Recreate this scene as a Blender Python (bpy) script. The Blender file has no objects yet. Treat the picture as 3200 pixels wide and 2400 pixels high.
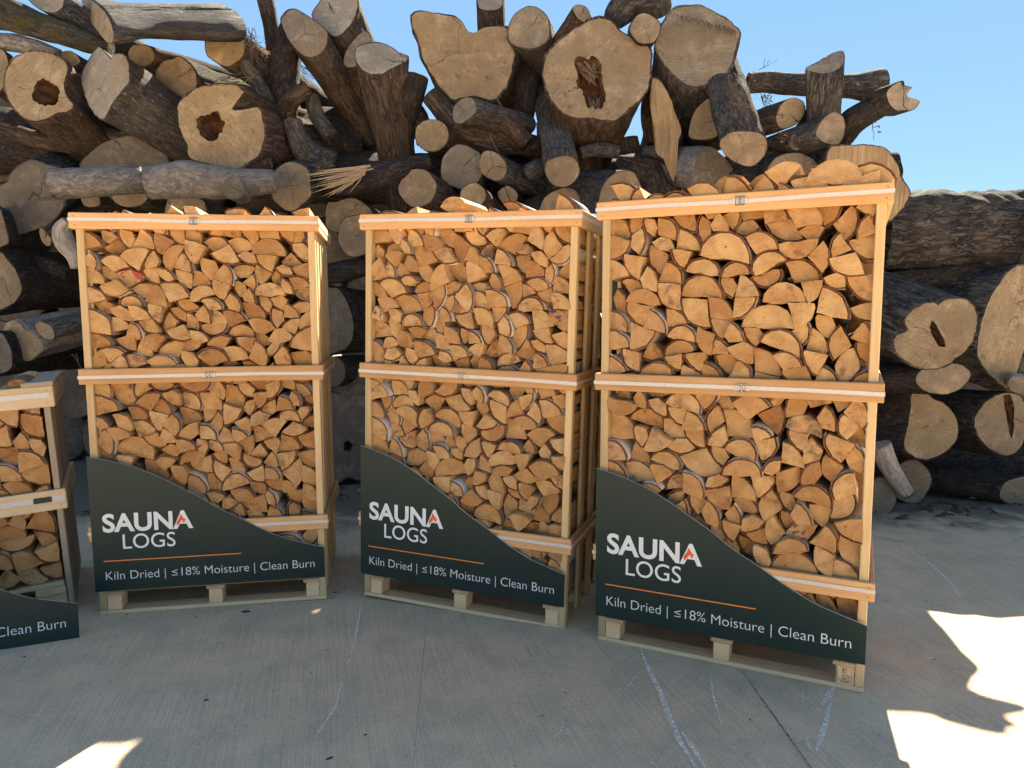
import bpy, math, random
from mathutils import Vector, Matrix, noise
from mathutils.geometry import tessellate_polygon

scene = bpy.context.scene
COL = scene.collection
# ------------------------------------------------------------------ camera
F, PITCH, HC = 2254.26, 0.0952935, 1.5615          # focal length in photo pixels, tilt down, eye height
cam_data = bpy.data.cameras.new('camera')
cam_data.sensor_width = 36.0
cam_data.lens = F / 3200 * 36.0
cam_data.clip_start, cam_data.clip_end = 0.05, 2000
cam = bpy.data.objects.new('camera', cam_data)
cam.location = (0, 0, HC)
cam.rotation_euler = (math.pi / 2 - PITCH, 0, 0)
COL.objects.link(cam)
scene.camera = cam
# ------------------------------------------------------------------ light
SUN_EL, SUN_AZ = math.radians(44.5), math.radians(20)   # azimuth from +Y towards +X: the sun stands behind the log pile
world = bpy.data.worlds.new('World')
scene.world = world
world.use_nodes = True
wn = world.node_tree
bg = wn.nodes['Background']
sky = wn.nodes.new('ShaderNodeTexSky')
sky.sky_type = 'NISHITA'
sky.sun_disc = False
sky.sun_elevation = SUN_EL
sky.sun_rotation = SUN_AZ
sky.air_density, sky.dust_density, sky.ozone_density = 0.6, 0.0, 3.0
gam = wn.nodes.new('ShaderNodeGamma'); gam.inputs[1].default_value = 0.3
hsv_ = wn.nodes.new('ShaderNodeHueSaturation'); hsv_.inputs['Saturation'].default_value = 1.75
wn.links.new(sky.outputs[0], gam.inputs[0]); wn.links.new(gam.outputs[0], hsv_.inputs['Color'])
mul = wn.nodes.new('ShaderNodeMix'); mul.data_type = 'RGBA'; mul.blend_type = 'MULTIPLY'; mul.inputs[0].default_value = 1.0; mul.inputs[7].default_value = (0.86, 1.03, 1.10, 1)
wn.links.new(hsv_.outputs[0], mul.inputs[6]); wn.links.new(mul.outputs[2], bg.inputs[0])
bg.inputs[1].default_value = 0.059
sd = bpy.data.lights.new('sun', 'SUN')
sd.energy, sd.angle, sd.color = 3.1, math.radians(0.55), (1.0, 0.89, 0.70)
sun = bpy.data.objects.new('sun', sd)
sdir = Vector((math.cos(SUN_EL) * math.sin(SUN_AZ), math.cos(SUN_EL) * math.cos(SUN_AZ), math.sin(SUN_EL)))
sun.rotation_euler = (-sdir).to_track_quat('-Z', 'Y').to_euler()
sun.location = sdir * 30
COL.objects.link(sun)
scene.view_settings.view_transform = 'Standard'
scene.view_settings.look = 'None'
scene.view_settings.gamma = 1
scene.view_settings.exposure = 3.26

# ------------------------------------------------------------------ helpers
CP, SP = math.cos(PITCH), math.sin(PITCH)
def ray(x, y):
    u, v = (x - 1600) / F, -(y - 1200) / F
    return Vector((u, CP + v * SP, -SP + v * CP))
def at(x, y, Y):
    d = ray(x, y)
    return Vector((0, 0, HC)) + d * (Y / d.y)
def on_ground(x, y, z=0.0):
    d = ray(x, y)
    return Vector((0, 0, HC)) + d * ((z - HC) / d.z)

def tag(o, label, cat, group=None):
    o['label'] = label
    o['category'] = cat
    if group: o['group'] = group
    return o
def empty(name, M=None):
    o = bpy.data.objects.new(name, None)
    o.empty_display_size = .05
    COL.objects.link(o)
    if M is not None: o.matrix_world = M
    return o

class MB:
    """collects faces (with uv, material index and three numbers a, b, c per vertex) and links them as one mesh"""
    def __init__(s): s.v, s.f, s.uv, s.mi, s.at, s.sm = [], [], [], [], [], []
    def face(s, idx, uvs, mi=0, smooth=False):
        s.f.append(idx); s.uv.extend(uvs); s.mi.append(mi); s.sm.append(smooth)
    def vert(s, p, a=(0, 0, 0)):
        s.v.append(p); s.at.append(a); return len(s.v) - 1
    def box(s, x0, x1, y0, y1, z0, z1, mi=0, rnd=0.0, jit=0.0):
        """a board; uv runs along its longest side in metres"""
        d = (x1 - x0, y1 - y0, z1 - z0)
        L = max(range(3), key=lambda k: d[k])
        o = [k for k in range(3) if k != L]
        c = min(.0035, min(d) * .2)
        lo, hi = (x0, y0, z0), (x1, y1, z1)
        R = random.Random(int((x0 * 91 + y0 * 57 + z0 * 33 + rnd * 7) * 1000))
        off = (R.random() * 9, R.random() * 9)
        # 24 corner points: three per corner, one on each face: a chamfered box
        def P(ax, sgn, i, j):
            a1, a2 = [k for k in range(3) if k != ax]
            q = [0, 0, 0]
            q[ax] = hi[ax] if sgn else lo[ax]
            q[a1] = hi[a1] - c if i else lo[a1] + c
            q[a2] = hi[a2] - c if j else lo[a2] + c
            return tuple(q)
        ids = {}
        for ax in range(3):
            for sg in (0, 1):
                for i in (0, 1):
                    for j in (0, 1):
                        ids[ax, sg, i, j] = s.vert(P(ax, sg, i, j), (rnd, 0, 0))
        def corner(ax, q):      # vertex on face ax at corner q (bits)
            a1, a2 = [k for k in range(3) if k != ax]
            return ids[ax, q[ax], q[a1], q[a2]]
        def put(vs, axis):
            uv = []
            for k in vs:
                p = s.v[k]
                w = [m for m in o if m != axis][0] if axis != L else o[0]
                if axis == L: uv.append((p[o[0]] + off[0], p[o[1]] + off[1]))
                else: uv.append((p[L] + off[0], p[w] + off[1] + .37 * axis))
            s.face(list(vs), uv, mi)
        for ax in range(3):
            a1, a2 = [k for k in range(3) if k != ax]
            for sg in (0, 1):
                r = [ids[ax, sg, 0, 0], ids[ax, sg, 1, 0], ids[ax, sg, 1, 1], ids[ax, sg, 0, 1]]
                if (ax != 1) != bool(sg): r.reverse()
                put(r, ax)
        # chamfers
        for ax in range(3):      # edges running along ax
            a1, a2 = [k for k in range(3) if k != ax]
            for i in (0, 1):
                for j in (0, 1):
                    q0 = [0, 0, 0]; q1 = [0, 0, 0]
                    q0[a1] = q1[a1] = i; q0[a2] = q1[a2] = j; q1[ax] = 1
                    put([corner(a1, q0), corner(a1, q1), corner(a2, q1), corner(a2, q0)], a1)
        for q in [(i, j, k) for i in (0, 1) for j in (0, 1) for k in (0, 1)]:
            put([corner(0, q), corner(1, q), corner(2, q)], 0)
    def build(s, name, mats, parent=None, attrs=False):
        me = bpy.data.meshes.new(name)
        me.from_pydata([tuple(p) for p in s.v], [], s.f)
        for m in (mats if isinstance(mats, (list, tuple)) else [mats]): me.materials.append(m)
        uvl = me.uv_layers.new(name='UVMap')
        flat = [c for t in s.uv for c in t]
        uvl.data.foreach_set('uv', flat)
        me.polygons.foreach_set('material_index', s.mi)
        me.polygons.foreach_set('use_smooth', s.sm)
        if s.at:
            a = me.attributes.new('pv', 'FLOAT_VECTOR', 'POINT')
            a.data.foreach_set('vector', [c for t in s.at for c in t])
        me.update()
        ob = bpy.data.objects.new(name, me)
        COL.objects.link(ob)
        if parent is not None: ob.parent = parent
        return ob
def fix_normals(ob):
    import bmesh
    bm = bmesh.new(); bm.from_mesh(ob.data)
    bmesh.ops.recalc_face_normals(bm, faces=bm.faces)
    bm.to_mesh(ob.data); bm.free()

# ------------------------------------------------------------------ materials
class NT:
    def __init__(s, name, rough=.8, spec=.3):
        s.m = bpy.data.materials.new(name); s.m.use_nodes = True
        s.t = s.m.node_tree; s.b = s.t.nodes['Principled BSDF']
        s.b.inputs['Roughness'].default_value = rough
        s.b.inputs['Specular IOR Level'].default_value = spec
    def n(s, typ, **kw):
        nd = s.t.nodes.new('ShaderNode' + typ)
        for k, v in kw.items(): setattr(nd, k, v)
        return nd
    def link(s, a, b): s.t.links.new(a, b)
    def put(s, sock, v):
        if hasattr(v, 'is_output') or isinstance(v, bpy.types.NodeSocket): s.link(v, sock)
        else: sock.default_value = v
    def math(s, op, a, b=0.0, c=None, clamp=False):
        nd = s.n('Math', operation=op, use_clamp=clamp)
        s.put(nd.inputs[0], a); s.put(nd.inputs[1], b)
        if c is not None: s.put(nd.inputs[2], c)
        return nd.outputs[0]
    def ramp(s, fac, stops, interp='LINEAR'):
        nd = s.n('ValToRGB'); nd.color_ramp.interpolation = interp
        e = nd.color_ramp.elements
        while len(e) < len(stops): e.new(.5)
        for k, (p, c) in enumerate(stops):
            e[k].position = p
            e[k].color = (c, c, c, 1) if isinstance(c, (int, float)) else (*c, 1)
        s.link(fac, nd.inputs[0]); return nd.outputs[0]
    def mix(s, fac, a, b, mode='MIX'):
        nd = s.n('Mix', data_type='RGBA', blend_type=mode)
        s.put(nd.inputs[0], fac)
        for k, v in ((6, a), (7, b)):
            if isinstance(v, tuple): v = (*v, 1)
            s.put(nd.inputs[k], v)
        return nd.outputs[2]
    def noise(s, vec, scale, detail=4, rough=.55, dist=0.0, out=0):
        nd = s.n('TexNoise'); s.link(vec, nd.inputs['Vector'])
        nd.inputs['Scale'].default_value = scale; nd.inputs['Detail'].default_value = detail
        nd.inputs['Roughness'].default_value = rough; nd.inputs['Distortion'].default_value = dist
        return nd.outputs[out]
    def mapv(s, vec, scale=(1, 1, 1), rot=(0, 0, 0), loc=(0, 0, 0)):
        nd = s.n('Mapping'); s.link(vec, nd.inputs[0])
        nd.inputs['Scale'].default_value = scale; nd.inputs['Rotation'].default_value = rot
        nd.inputs['Location'].default_value = loc
        return nd.outputs[0]
    def uv(s): return s.n('UVMap').outputs[0]
    def pv(s):
        nd = s.n('Attribute', attribute_name='pv')
        sep = s.n('SeparateXYZ'); s.link(nd.outputs['Vector'], sep.inputs[0])
        return sep.outputs
    def objrand(s): return s.n('ObjectInfo').outputs['Random']
    def bump(s, h, strength=.5, dist=.01, prev=None):
        nd = s.n('Bump'); nd.inputs['Strength'].default_value = strength; nd.inputs['Distance'].default_value = dist
        s.link(h, nd.inputs['Height'])
        if prev is not None: s.link(prev, nd.inputs['Normal'])
        return nd.outputs[0]
    def done(s, col, nrm=None, rough=None):
        s.put(s.b.inputs['Base Color'], (*col, 1) if isinstance(col, tuple) else col)
        if nrm is not None: s.link(nrm, s.b.inputs['Normal'])
        if rough is not None: s.put(s.b.inputs['Roughness'], rough)
        return s.m
def shift(t, vec, r, k=37.0):
    """vec + r*k on every axis"""
    nd = t.n('VectorMath', operation='ADD'); t.link(vec, nd.inputs[0])
    t.link(t.math('MULTIPLY', r, k), nd.inputs[1]); return nd.outputs[0]

def m_plank(name, c0, c1, c2, ringsc=1.0, weather=0.0):
    t = NT(name, .65, .3)
    uv = t.uv(); r = t.pv()[0]
    p = shift(t, uv, r, 11.0)
    g = t.noise(t.mapv(p, (1.6, 38, 1)), 1.0, 5, .6, .6)
    g2 = t.noise(t.mapv(p, (6, 240, 1)), 1.0, 3, .6)
    blot = t.noise(p, 5.0, 3)
    c = t.ramp(g, [(.28, c0), (.5, c1), (.72, c2)])
    c = t.mix(t.math('MULTIPLY', g2, .35), c, c0, 'MIX')
    vor = t.n('TexVoronoi'); t.link(t.mapv(p, (2.4, 9, 1)), vor.inputs['Vector']); vor.inputs['Scale'].default_value = 1.0
    kn = t.ramp(vor.outputs['Distance'], [(.0, 1.0), (.07, .85), (.16, 0.0)])
    gate = t.math('GREATER_THAN', t.noise(t.mapv(p, (2.4, 9, 1)), .55, 0), .56)
    c = t.mix(t.math('MULTIPLY', t.math('MULTIPLY', kn, gate), .75), c, (c0[0] * .35, c0[1] * .25, c0[2] * .18))
    c = t.mix(t.ramp(blot, [(.5, 0.0), (.75, .22)]), c, (c0[0] * .62, c0[1] * .6, c0[2] * .6))
    v = t.math('MULTIPLY_ADD', r, .3, .85)
    hsv = t.n('HueSaturation'); t.link(c, hsv.inputs['Color']); t.link(v, hsv.inputs['Value'])
    c = hsv.outputs[0]
    if weather: c = t.mix(weather, c, (.30, .27, .22))
    return t.done(c, t.bump(t.math('ADD', g, g2), .35, .002))

M_PALE = m_plank('pale_pine', (.50, .345, .17), (.60, .435, .23), (.66, .50, .29))
M_NEW = m_plank('new_pine', (.76, .49, .26), (.86, .585, .33), (.88, .64, .40))
M_RAIL = m_plank('rail_pine', (.47, .25, .10), (.56, .32, .14), (.63, .40, .20))
M_OLD = m_plank('grey_pine', (.46, .34, .20), (.58, .44, .27), (.66, .52, .34))
M_OLDGREY = m_plank('weathered_pine', (.27, .215, .155), (.38, .31, .225), (.48, .39, .28))

def m_endgrain():
    t = NT('split_end_grain', .75, .25)
    uv = t.uv(); a, b, c_ = t.pv()[0], t.pv()[1], t.pv()[2]
    p = shift(t, uv, a, 23.0)
    wob = t.noise(p, 14, 3)
    ln = t.n('VectorMath', operation='LENGTH'); t.link(uv, ln.inputs[0])
    rad = t.math('ADD', ln.outputs['Value'], t.math('MULTIPLY', wob, .02))
    fr = t.n('TexNoise', noise_dimensions='1D'); t.link(rad, fr.inputs['W']); fr.inputs['Scale'].default_value = 190; fr.inputs['Detail'].default_value = 2
    base = t.ramp(a, [(0, (0.475, 0.270, 0.105)), (.12, (0.399, 0.203, 0.066)), (.24, (0.532, 0.329, 0.144)), (.36, (0.446, 0.236, 0.084)), (.48, (0.551, 0.356, 0.168)), (.60, (0.314, 0.142, 0.043)), (.68, (0.475, 0.270, 0.113)), (.78, (0.494, 0.320, 0.164)), (.88, (0.275, 0.115, 0.035)), (.94, (0.427, 0.257, 0.129))], 'CONSTANT')
    big = t.noise(p, 17, 4, .6)
    c = t.mix(t.ramp(big, [(.36, 0.0), (.62, .75)]), base, (.33, .168, .062))
    c = t.mix(t.ramp(fr.outputs[0], [(.42, .0), (.60, .42)]), c, (.33, .165, .06))
    # darker towards some hearts
    heart = t.ramp(ln.outputs['Value'], [(.0, 1.0), (.045, 0.0)])
    c = t.mix(t.math('MULTIPLY', heart, t.math('MULTIPLY', t.math('GREATER_THAN', b, .62), .5)), c, (.30, .13, .045))
    # saw kerf streaks
    rot = t.n('VectorRotate', rotation_type='Z_AXIS'); t.link(p, rot.inputs[0]); t.link(t.math('MULTIPLY', b, 6.28), rot.inputs['Angle'])
    saw = t.noise(t.mapv(rot.outputs[0], (30, 420, 1)), 1.0, 2, .5)
    c = t.mix(t.ramp(saw, [(.45, 0.0), (.75, .25)]), c, (.56, .36, .17))
    fine = t.noise(p, 260, 3, .7)
    c = t.mix(t.ramp(fine, [(.58, 0.0), (.80, .40)]), c, (.25, .12, .05))
    # blots, knots
    st = t.noise(shift(t, p, b, 7.0), 24, 3, .6)
    c = t.mix(t.ramp(t.math('MULTIPLY', st, t.math('GREATER_THAN', b, .72)), [(.54, 0.0), (.66, .75)]), c, (.17, .085, .045))
    vor = t.n('TexVoronoi'); t.link(p, vor.inputs['Vector']); vor.inputs['Scale'].default_value = 11
    kn = t.ramp(vor.outputs['Distance'], [(.0, 1.0), (.04, .9), (.085, 0.0)])
    c = t.mix(t.math('MULTIPLY', kn, .85), c, (.13, .065, .03))
    pale = t.math('MULTIPLY', t.ramp(t.noise(p, 9, 2), [(.5, 0.0), (.64, 1.0)]), .35)
    c = t.mix(pale, c, (.56, .37, .17))
    # spray paint marks on the logs that carry one: c_ 1 purple, 2 pink
    pn = t.ramp(t.noise(shift(t, p, a, 3.0), 21, 4, .6), [(.52, 0.0), (.57, .9)])
    c = t.mix(t.math('MULTIPLY', pn, t.math('COMPARE', c_, 1.0, .3)), c, (.045, .022, .075))
    c = t.mix(t.math('MULTIPLY', pn, t.math('COMPARE', c_, 2.0, .3)), c, (.33, .04, .07))
    c = t.mix(t.math('MULTIPLY', t.ramp(t.noise(p, 13, 5, .7), [(.42, 0.0), (.58, .8)]), t.math('COMPARE', c_, 3.0, .3)), c, (.10, .065, .05))
    h = t.math('ADD', t.math('MULTIPLY', saw, .6), t.math('ADD', fine, t.math('MULTIPLY', big, 2.0)))
    return t.done(c, t.bump(h, .45, .0035))
M_END = m_endgrain()

def m_split():
    t = NT('split_side', .8, .2)
    uv = t.uv(); a = t.pv()[0]
    p = shift(t, uv, a, 23.0)
    g = t.noise(t.mapv(p, (130, 5, 1)), 1.0, 4, .6)
    c = t.ramp(g, [(.3, (.40, .22, .09)), (.55, (.58, .37, .18)), (.75, (.68, .49, .28))])
    return t.done(c, t.bump(g, .5, .004))
M_SPLIT = m_split()
def m_birch():
    t = NT('birch_bark', .75, .3)
    uv = t.uv(); a = t.pv()[0]
    p = shift(t, uv, a, 23.0)
    g = t.noise(t.mapv(p, (10, 90, 1)), 1.0, 4, .6)
    c = t.ramp(a, [(0, (.30, .24, .19)), (.35, (.55, .49, .42)), (.6, (.16, .11, .085)), (.8, (.60, .54, .48))], 'CONSTANT')
    c = t.mix(t.ramp(g, [(.55, 0.0), (.66, .85)]), c, (.07, .05, .04))
    return t.done(c, t.bump(g, .6, .003))
M_BIRCH = m_birch()
def m_bastedge():
    t = NT('bark_cut_edge', .85, .2)
    uv = t.uv(); a = t.pv()[0]
    g = t.noise(shift(t, uv, a, 23.0), 70, 3)
    return t.done(t.ramp(g, [(.3, (.075, .028, .014)), (.6, (.17, .07, .033)), (.8, (.25, .12, .06))]), t.bump(g, .5, .002))
M_BAST = m_bastedge()

def m_bark(name, c0, c1, c2, moss=0.0, su=46, sv=9, plate=.5, bs=1.0):
    t = NT(name, .92, .12)
    uv = t.uv(); r = t.objrand()
    p = shift(t, uv, r, 31.0)
    w = t.noise(p, 7, 4, out=1)
    pw = t.n('VectorMath', operation='MULTIPLY_ADD'); t.link(w, pw.inputs[0]); pw.inputs[1].default_value = (.07, .10, 0); t.link(p, pw.inputs[2])
    pm = t.mapv(pw.outputs[0], (su, sv, 1))
    vor = t.n('TexVoronoi', feature='DISTANCE_TO_EDGE'); t.link(pm, vor.inputs['Vector']); vor.inputs['Scale'].default_value = 1
    crack = t.ramp(vor.outputs['Distance'], [(.0, 1.0 - plate), (.10, 1.0 - plate * .4), (.35, 1.0)])
    n1 = t.noise(t.mapv(pw.outputs[0], (su * .8, sv * .8, 1)), 1.0, 7, .72)
    rid = t.math('ABSOLUTE', t.math('MULTIPLY_ADD', n1, 2.0, -1.0))
    rid = t.ramp(rid, [(.0, 0.0), (.10, .55), (.34, 1.0)])
    g = t.noise(t.mapv(pw.outputs[0], (su * 2.6, sv * 3.5, 1)), 1.0, 7, .72)
    big = t.noise(p, 4.0, 5, .65)
    hh = t.math('MULTIPLY', t.math('MULTIPLY', crack, rid), t.math('MULTIPLY_ADD', g, 1.2, -.05))
    c = t.ramp(hh, [(.06, c0), (.34, c1), (.80, c2)])
    c = t.mix(t.ramp(big, [(.44, 0.0), (.70, .5)]), c, (c1[0] * 1.35, c1[1] * 1.2, c1[2] * 1.02))
    big2 = t.noise(p, 8.0, 6, .7)
    c = t.mix(t.ramp(big2, [(.62, 0.0), (.70, .6)]), c, (.15, .095, .062))
    lich = t.noise(shift(t, p, r, 3.0), 21.0, 5, .7)
    c = t.mix(t.ramp(lich, [(.60, 0.0), (.72, .55)]), c, (c2[0] * 1.5, c2[1] * 1.55, c2[2] * 1.5))
    if moss:
        mm = t.ramp(t.noise(p, 7, 5, .7), [(.5, 0.0), (.62, 1.0)])
        c = t.mix(t.math('MULTIPLY', mm, moss), c, (.085, .09, .028))
    b1 = t.bump(hh, .95 * bs, .020)
    return t.done(c, t.bump(g, .6 * bs, .007, b1))
BARKS = {
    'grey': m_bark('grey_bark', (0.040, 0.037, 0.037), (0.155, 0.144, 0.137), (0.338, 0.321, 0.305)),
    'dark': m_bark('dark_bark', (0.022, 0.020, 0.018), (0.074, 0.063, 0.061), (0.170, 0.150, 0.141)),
    'brown': m_bark('brown_bark', (0.035, 0.026, 0.022), (0.125, 0.092, 0.073), (0.270, 0.210, 0.170), su=38, sv=6),
    'smooth': m_bark('smooth_bark', (0.113, 0.103, 0.098), (0.220, 0.205, 0.194), (0.338, 0.321, 0.305), su=26, sv=10, plate=.12, bs=.55),
    'moss': m_bark('mossy_bark', (0.032, 0.030, 0.024), (0.113, 0.104, 0.088), (0.238, 0.232, 0.193), .8),
    'rough': m_bark('deep_furrowed_bark', (0.022, 0.021, 0.022), (0.125, 0.119, 0.116), (0.294, 0.280, 0.268), su=34, sv=6, plate=.6),
    'bare': m_bark('barkless_grey_wood', (0.225, 0.197, 0.169), (0.499, 0.444, 0.382), (0.724, 0.657, 0.579), su=60, sv=3, plate=.1, bs=.6),
}
def m_cut(name, c0, c1, c2, dirt, dirtc=(.20, .165, .125)):
    t = NT(name, .8, .2)
    uv = t.uv(); r = t.objrand()
    p = shift(t, uv, r, 29.0)
    wob = t.noise(p, 3.0, 4, .6)
    ln = t.n('VectorMath', operation='LENGTH'); t.link(uv, ln.inputs[0])
    R = ln.outputs['Value']
    rad = t.math('ADD', R, t.math('MULTIPLY', wob, .10))
    fr = t.n('TexNoise', noise_dimensions='1D'); t.link(rad, fr.inputs['W']); fr.inputs['Scale'].default_value = 95; fr.inputs['Detail'].default_value = 3
    big = t.noise(p, 4.2, 5, .62)
    c = t.ramp(big, [(.32, c0), (.5, c1), (.68, c2)])
    c = t.mix(t.ramp(fr.outputs[0], [(.44, 0.0), (.64, .5)]), c, (c0[0] * .58, c0[1] * .58, c0[2] * .52))
    hr = t.ramp(t.math('ADD', t.math('MULTIPLY', R, 3.2), t.math('MULTIPLY', wob, .5)), [(.42, 1.0), (.72, 0.0)])
    c = t.mix(t.math('MULTIPLY', hr, t.math('MULTIPLY_ADD', r, .45, .05)), c, (c0[0] * .66, c0[1] * .60, c0[2] * .54))
    rot = t.n('VectorRotate', rotation_type='Z_AXIS'); t.link(p, rot.inputs[0]); t.link(t.math('MULTIPLY', r, 44.0), rot.inputs['Angle'])
    saw = t.noise(t.mapv(rot.outputs[0], (5, 130, 1)), 1.0, 4, .65)
    c = t.mix(t.ramp(saw, [(.42, .6), (.60, 0.0)]), c, (c0[0] * .62, c0[1] * .63, c0[2] * .56))
    gx = t.n('SeparateXYZ'); t.link(uv, gx.inputs[0])
    cmb = t.n('CombineXYZ')
    t.link(t.math('MULTIPLY', t.math('ARCTAN2', gx.outputs[1], gx.outputs[0]), 16.0), cmb.inputs[0]); t.link(t.math('MULTIPLY', R, 5.0), cmb.inputs[1]); t.link(t.math('MULTIPLY', r, 50.0), cmb.inputs[2])
    rays = t.noise(cmb.outputs[0], 1.0, 5, .7)
    c = t.mix(t.ramp(rays, [(.40, .5), (.56, 0.0)]), c, (c0[0] * .60, c0[1] * .54, c0[2] * .47))
    fine = t.noise(p, 120, 4, .7)
    c = t.mix(t.ramp(fine, [(.52, 0.0), (.76, .5)]), c, (c0[0] * .42, c0[1] * .36, c0[2] * .30))
    dd = t.noise(shift(t, p, r, 5.0), 3.1, 7, .72)
    c = t.mix(t.ramp(dd, [(.44, 0.0), (.62, dirt)]), c, dirtc)
    tone = t.ramp(t.noise(shift(t, p, r, 13.0), 2.0, 3, .5), [(.495, 0.0), (.525, .42)])
    c = t.mix(tone, c, (c0[0] * .70, c0[1] * .70, c0[2] * .70))
    md = t.noise(shift(t, p, r, 21.0), 8.0, 7, .75)
    c = t.mix(t.ramp(md, [(.46, 0.0), (.66, .55)]), c, (c0[0] * .58, c0[1] * .54, c0[2] * .50))
    c = t.mix(t.ramp(t.noise(shift(t, p, r, 33.0), 6.0, 6, .7), [(.52, 0.0), (.70, .5)]), c, (c2[0] * 1.12, c2[1] * 1.1, c2[2] * 1.08))
    dk = t.noise(shift(t, p, r, 9.0), 15.0, 5, .7)
    c = t.mix(t.ramp(dk, [(.58, 0.0), (.72, .65)]), c, (.085, .06, .042))
    # drying cracks running out from the heart
    ga = t.n('SeparateXYZ'); t.link(uv, ga.inputs[0])
    ang = t.math('ARCTAN2', ga.outputs[1], ga.outputs[0])
    nrad = t.math('MULTIPLY', t.math('ADD', t.math('FLOOR', t.math('MULTIPLY', t.math('FRACT', t.math('MULTIPLY', r, 17.3)), 4.0)), 1.0), .5)
    a2 = t.math('ADD', t.math('MULTIPLY', ang, nrad), t.math('ADD', t.math('MULTIPLY', r, 31.0), t.math('MULTIPLY', t.noise(p, 11, 3), 1.1)))
    d = t.math('MULTIPLY', t.math('ABSOLUTE', t.math('SINE', a2)), R)
    gate = t.ramp(t.noise(t.mapv(p, (1, 1, 1)), 2.3, 2), [(.46, .0), (.62, .0050)])
    crk = t.math('LESS_THAN', d, gate)
    c = t.mix(t.math('MULTIPLY', crk, .8), c, (.05, .034, .022))
    h = t.math('ADD', t.math('MULTIPLY', saw, 1.6), t.math('ADD', t.math('MULTIPLY', fine, .5), t.math('MULTIPLY', big, 2.2)))
    h = t.math('SUBTRACT', h, t.math('MULTIPLY', crk, 2.0))
    return t.done(c, t.bump(h, .6, .010))
def m_fibre():
    t = NT('cut_along_grain', .85, .15)
    p = shift(t, t.uv(), t.objrand(), 29.0)
    w = t.noise(p, 2.0, 3, out=1)
    pw = t.n('VectorMath', operation='MULTIPLY_ADD'); t.link(w, pw.inputs[0]); pw.inputs[1].default_value = (.10, .05, 0); t.link(p, pw.inputs[2])
    g = t.noise(t.mapv(pw.outputs[0], (70, 3.2, 1), (0, 0, .18)), 1.0, 6, .7)
    b = t.noise(p, 5, 5, .65)
    c = t.ramp(g, [(.25, (.13, .082, .048)), (.48, (.30, .215, .125)), (.72, (.42, .315, .20))])
    c = t.mix(t.ramp(b, [(.45, 0.0), (.68, .6)]), c, (.19, .135, .085))
    return t.done(c, t.bump(g, .8, .012))
CUTS = {
    'fresh': m_cut('cut_fresh', (0.361, 0.268, 0.160), (0.447, 0.344, 0.219), (0.516, 0.412, 0.284), .35),
    'tan': m_cut('cut_tan', (0.301, 0.228, 0.150), (0.378, 0.295, 0.200), (0.447, 0.358, 0.260), .6),
    'grey': m_cut('cut_grey', (0.232, 0.202, 0.165), (0.310, 0.272, 0.225), (0.370, 0.331, 0.284), .75),
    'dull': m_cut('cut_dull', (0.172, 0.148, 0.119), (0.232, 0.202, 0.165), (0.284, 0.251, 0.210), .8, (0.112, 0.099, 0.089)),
    'fibre': m_fibre(),
    'pale': m_cut('cut_pale', (0.378, 0.322, 0.260), (0.447, 0.393, 0.329), (0.499, 0.457, 0.399), .4),
}
def m_simple(name, col, rough=.6, spec=.3, nsc=None, amt=.2, metal=0, bump=0):
    t = NT(name, rough, spec); t.b.inputs['Metallic'].default_value = metal
    if nsc is None: return t.done(col)
    tc = t.n('TexCoord').outputs['Object']
    g = t.noise(tc, nsc, 4, .6)
    c = t.mix(t.ramp(g, [(.36, amt), (.62, 0.0)]), col, tuple(k * .45 for k in col))
    return t.done(c, t.bump(g, bump, .003) if bump else None)
M_ROT = m_simple('rotten_heart', (.145, .082, .048), .95, .1, 15, 1.0, 0, 1.0)
M_FRINGE = m_simple('torn_fringe', (.20, .15, .105), .9, .1, 60, .6, 0, .6)
M_SPLINTER = m_simple('torn_fibres', (.44, .33, .21), .8, .2, 60, .5, 0, .6)
M_TWIG = m_simple('twig_bark', (.11, .085, .065), .9, .2, 40, .4)
M_LEAF = m_simple('dead_leaf', (.22, .10, .04), .8, .2, 60, .4)
M_CHIP = m_simple('bark_chip', (.085, .062, .045), .95, .1, 60, .6, 0, .5)
M_CHIPPALE = m_simple('wood_chip', (.34, .26, .17), .9, .2, 60, .5)
M_SIGN = m_simple('dark_green_print', (.0085, .0260, .0245), .42, .28, 5, .12)
M_CORE = m_simple('sign_core', (.72, .74, .74), .5, .3)
M_WHITE = m_simple('white_print', (.74, .77, .78), .45, .3)
M_ORANGE = m_simple('orange_print', (.78, .24, .055), .45, .3)
M_FLAME = m_simple('flame_print', (.80, .115, .025), .45, .3)
M_STRAP = m_simple('woven_strap', (.60, .57, .53), .45, .4, 90, .22)
M_STEEL = m_simple('buckle_wire', (.30, .30, .30), .35, .5, 80, .3, 1)
M_INK = m_simple('black_ink', (.03, .025, .02), .7, .2)

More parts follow.
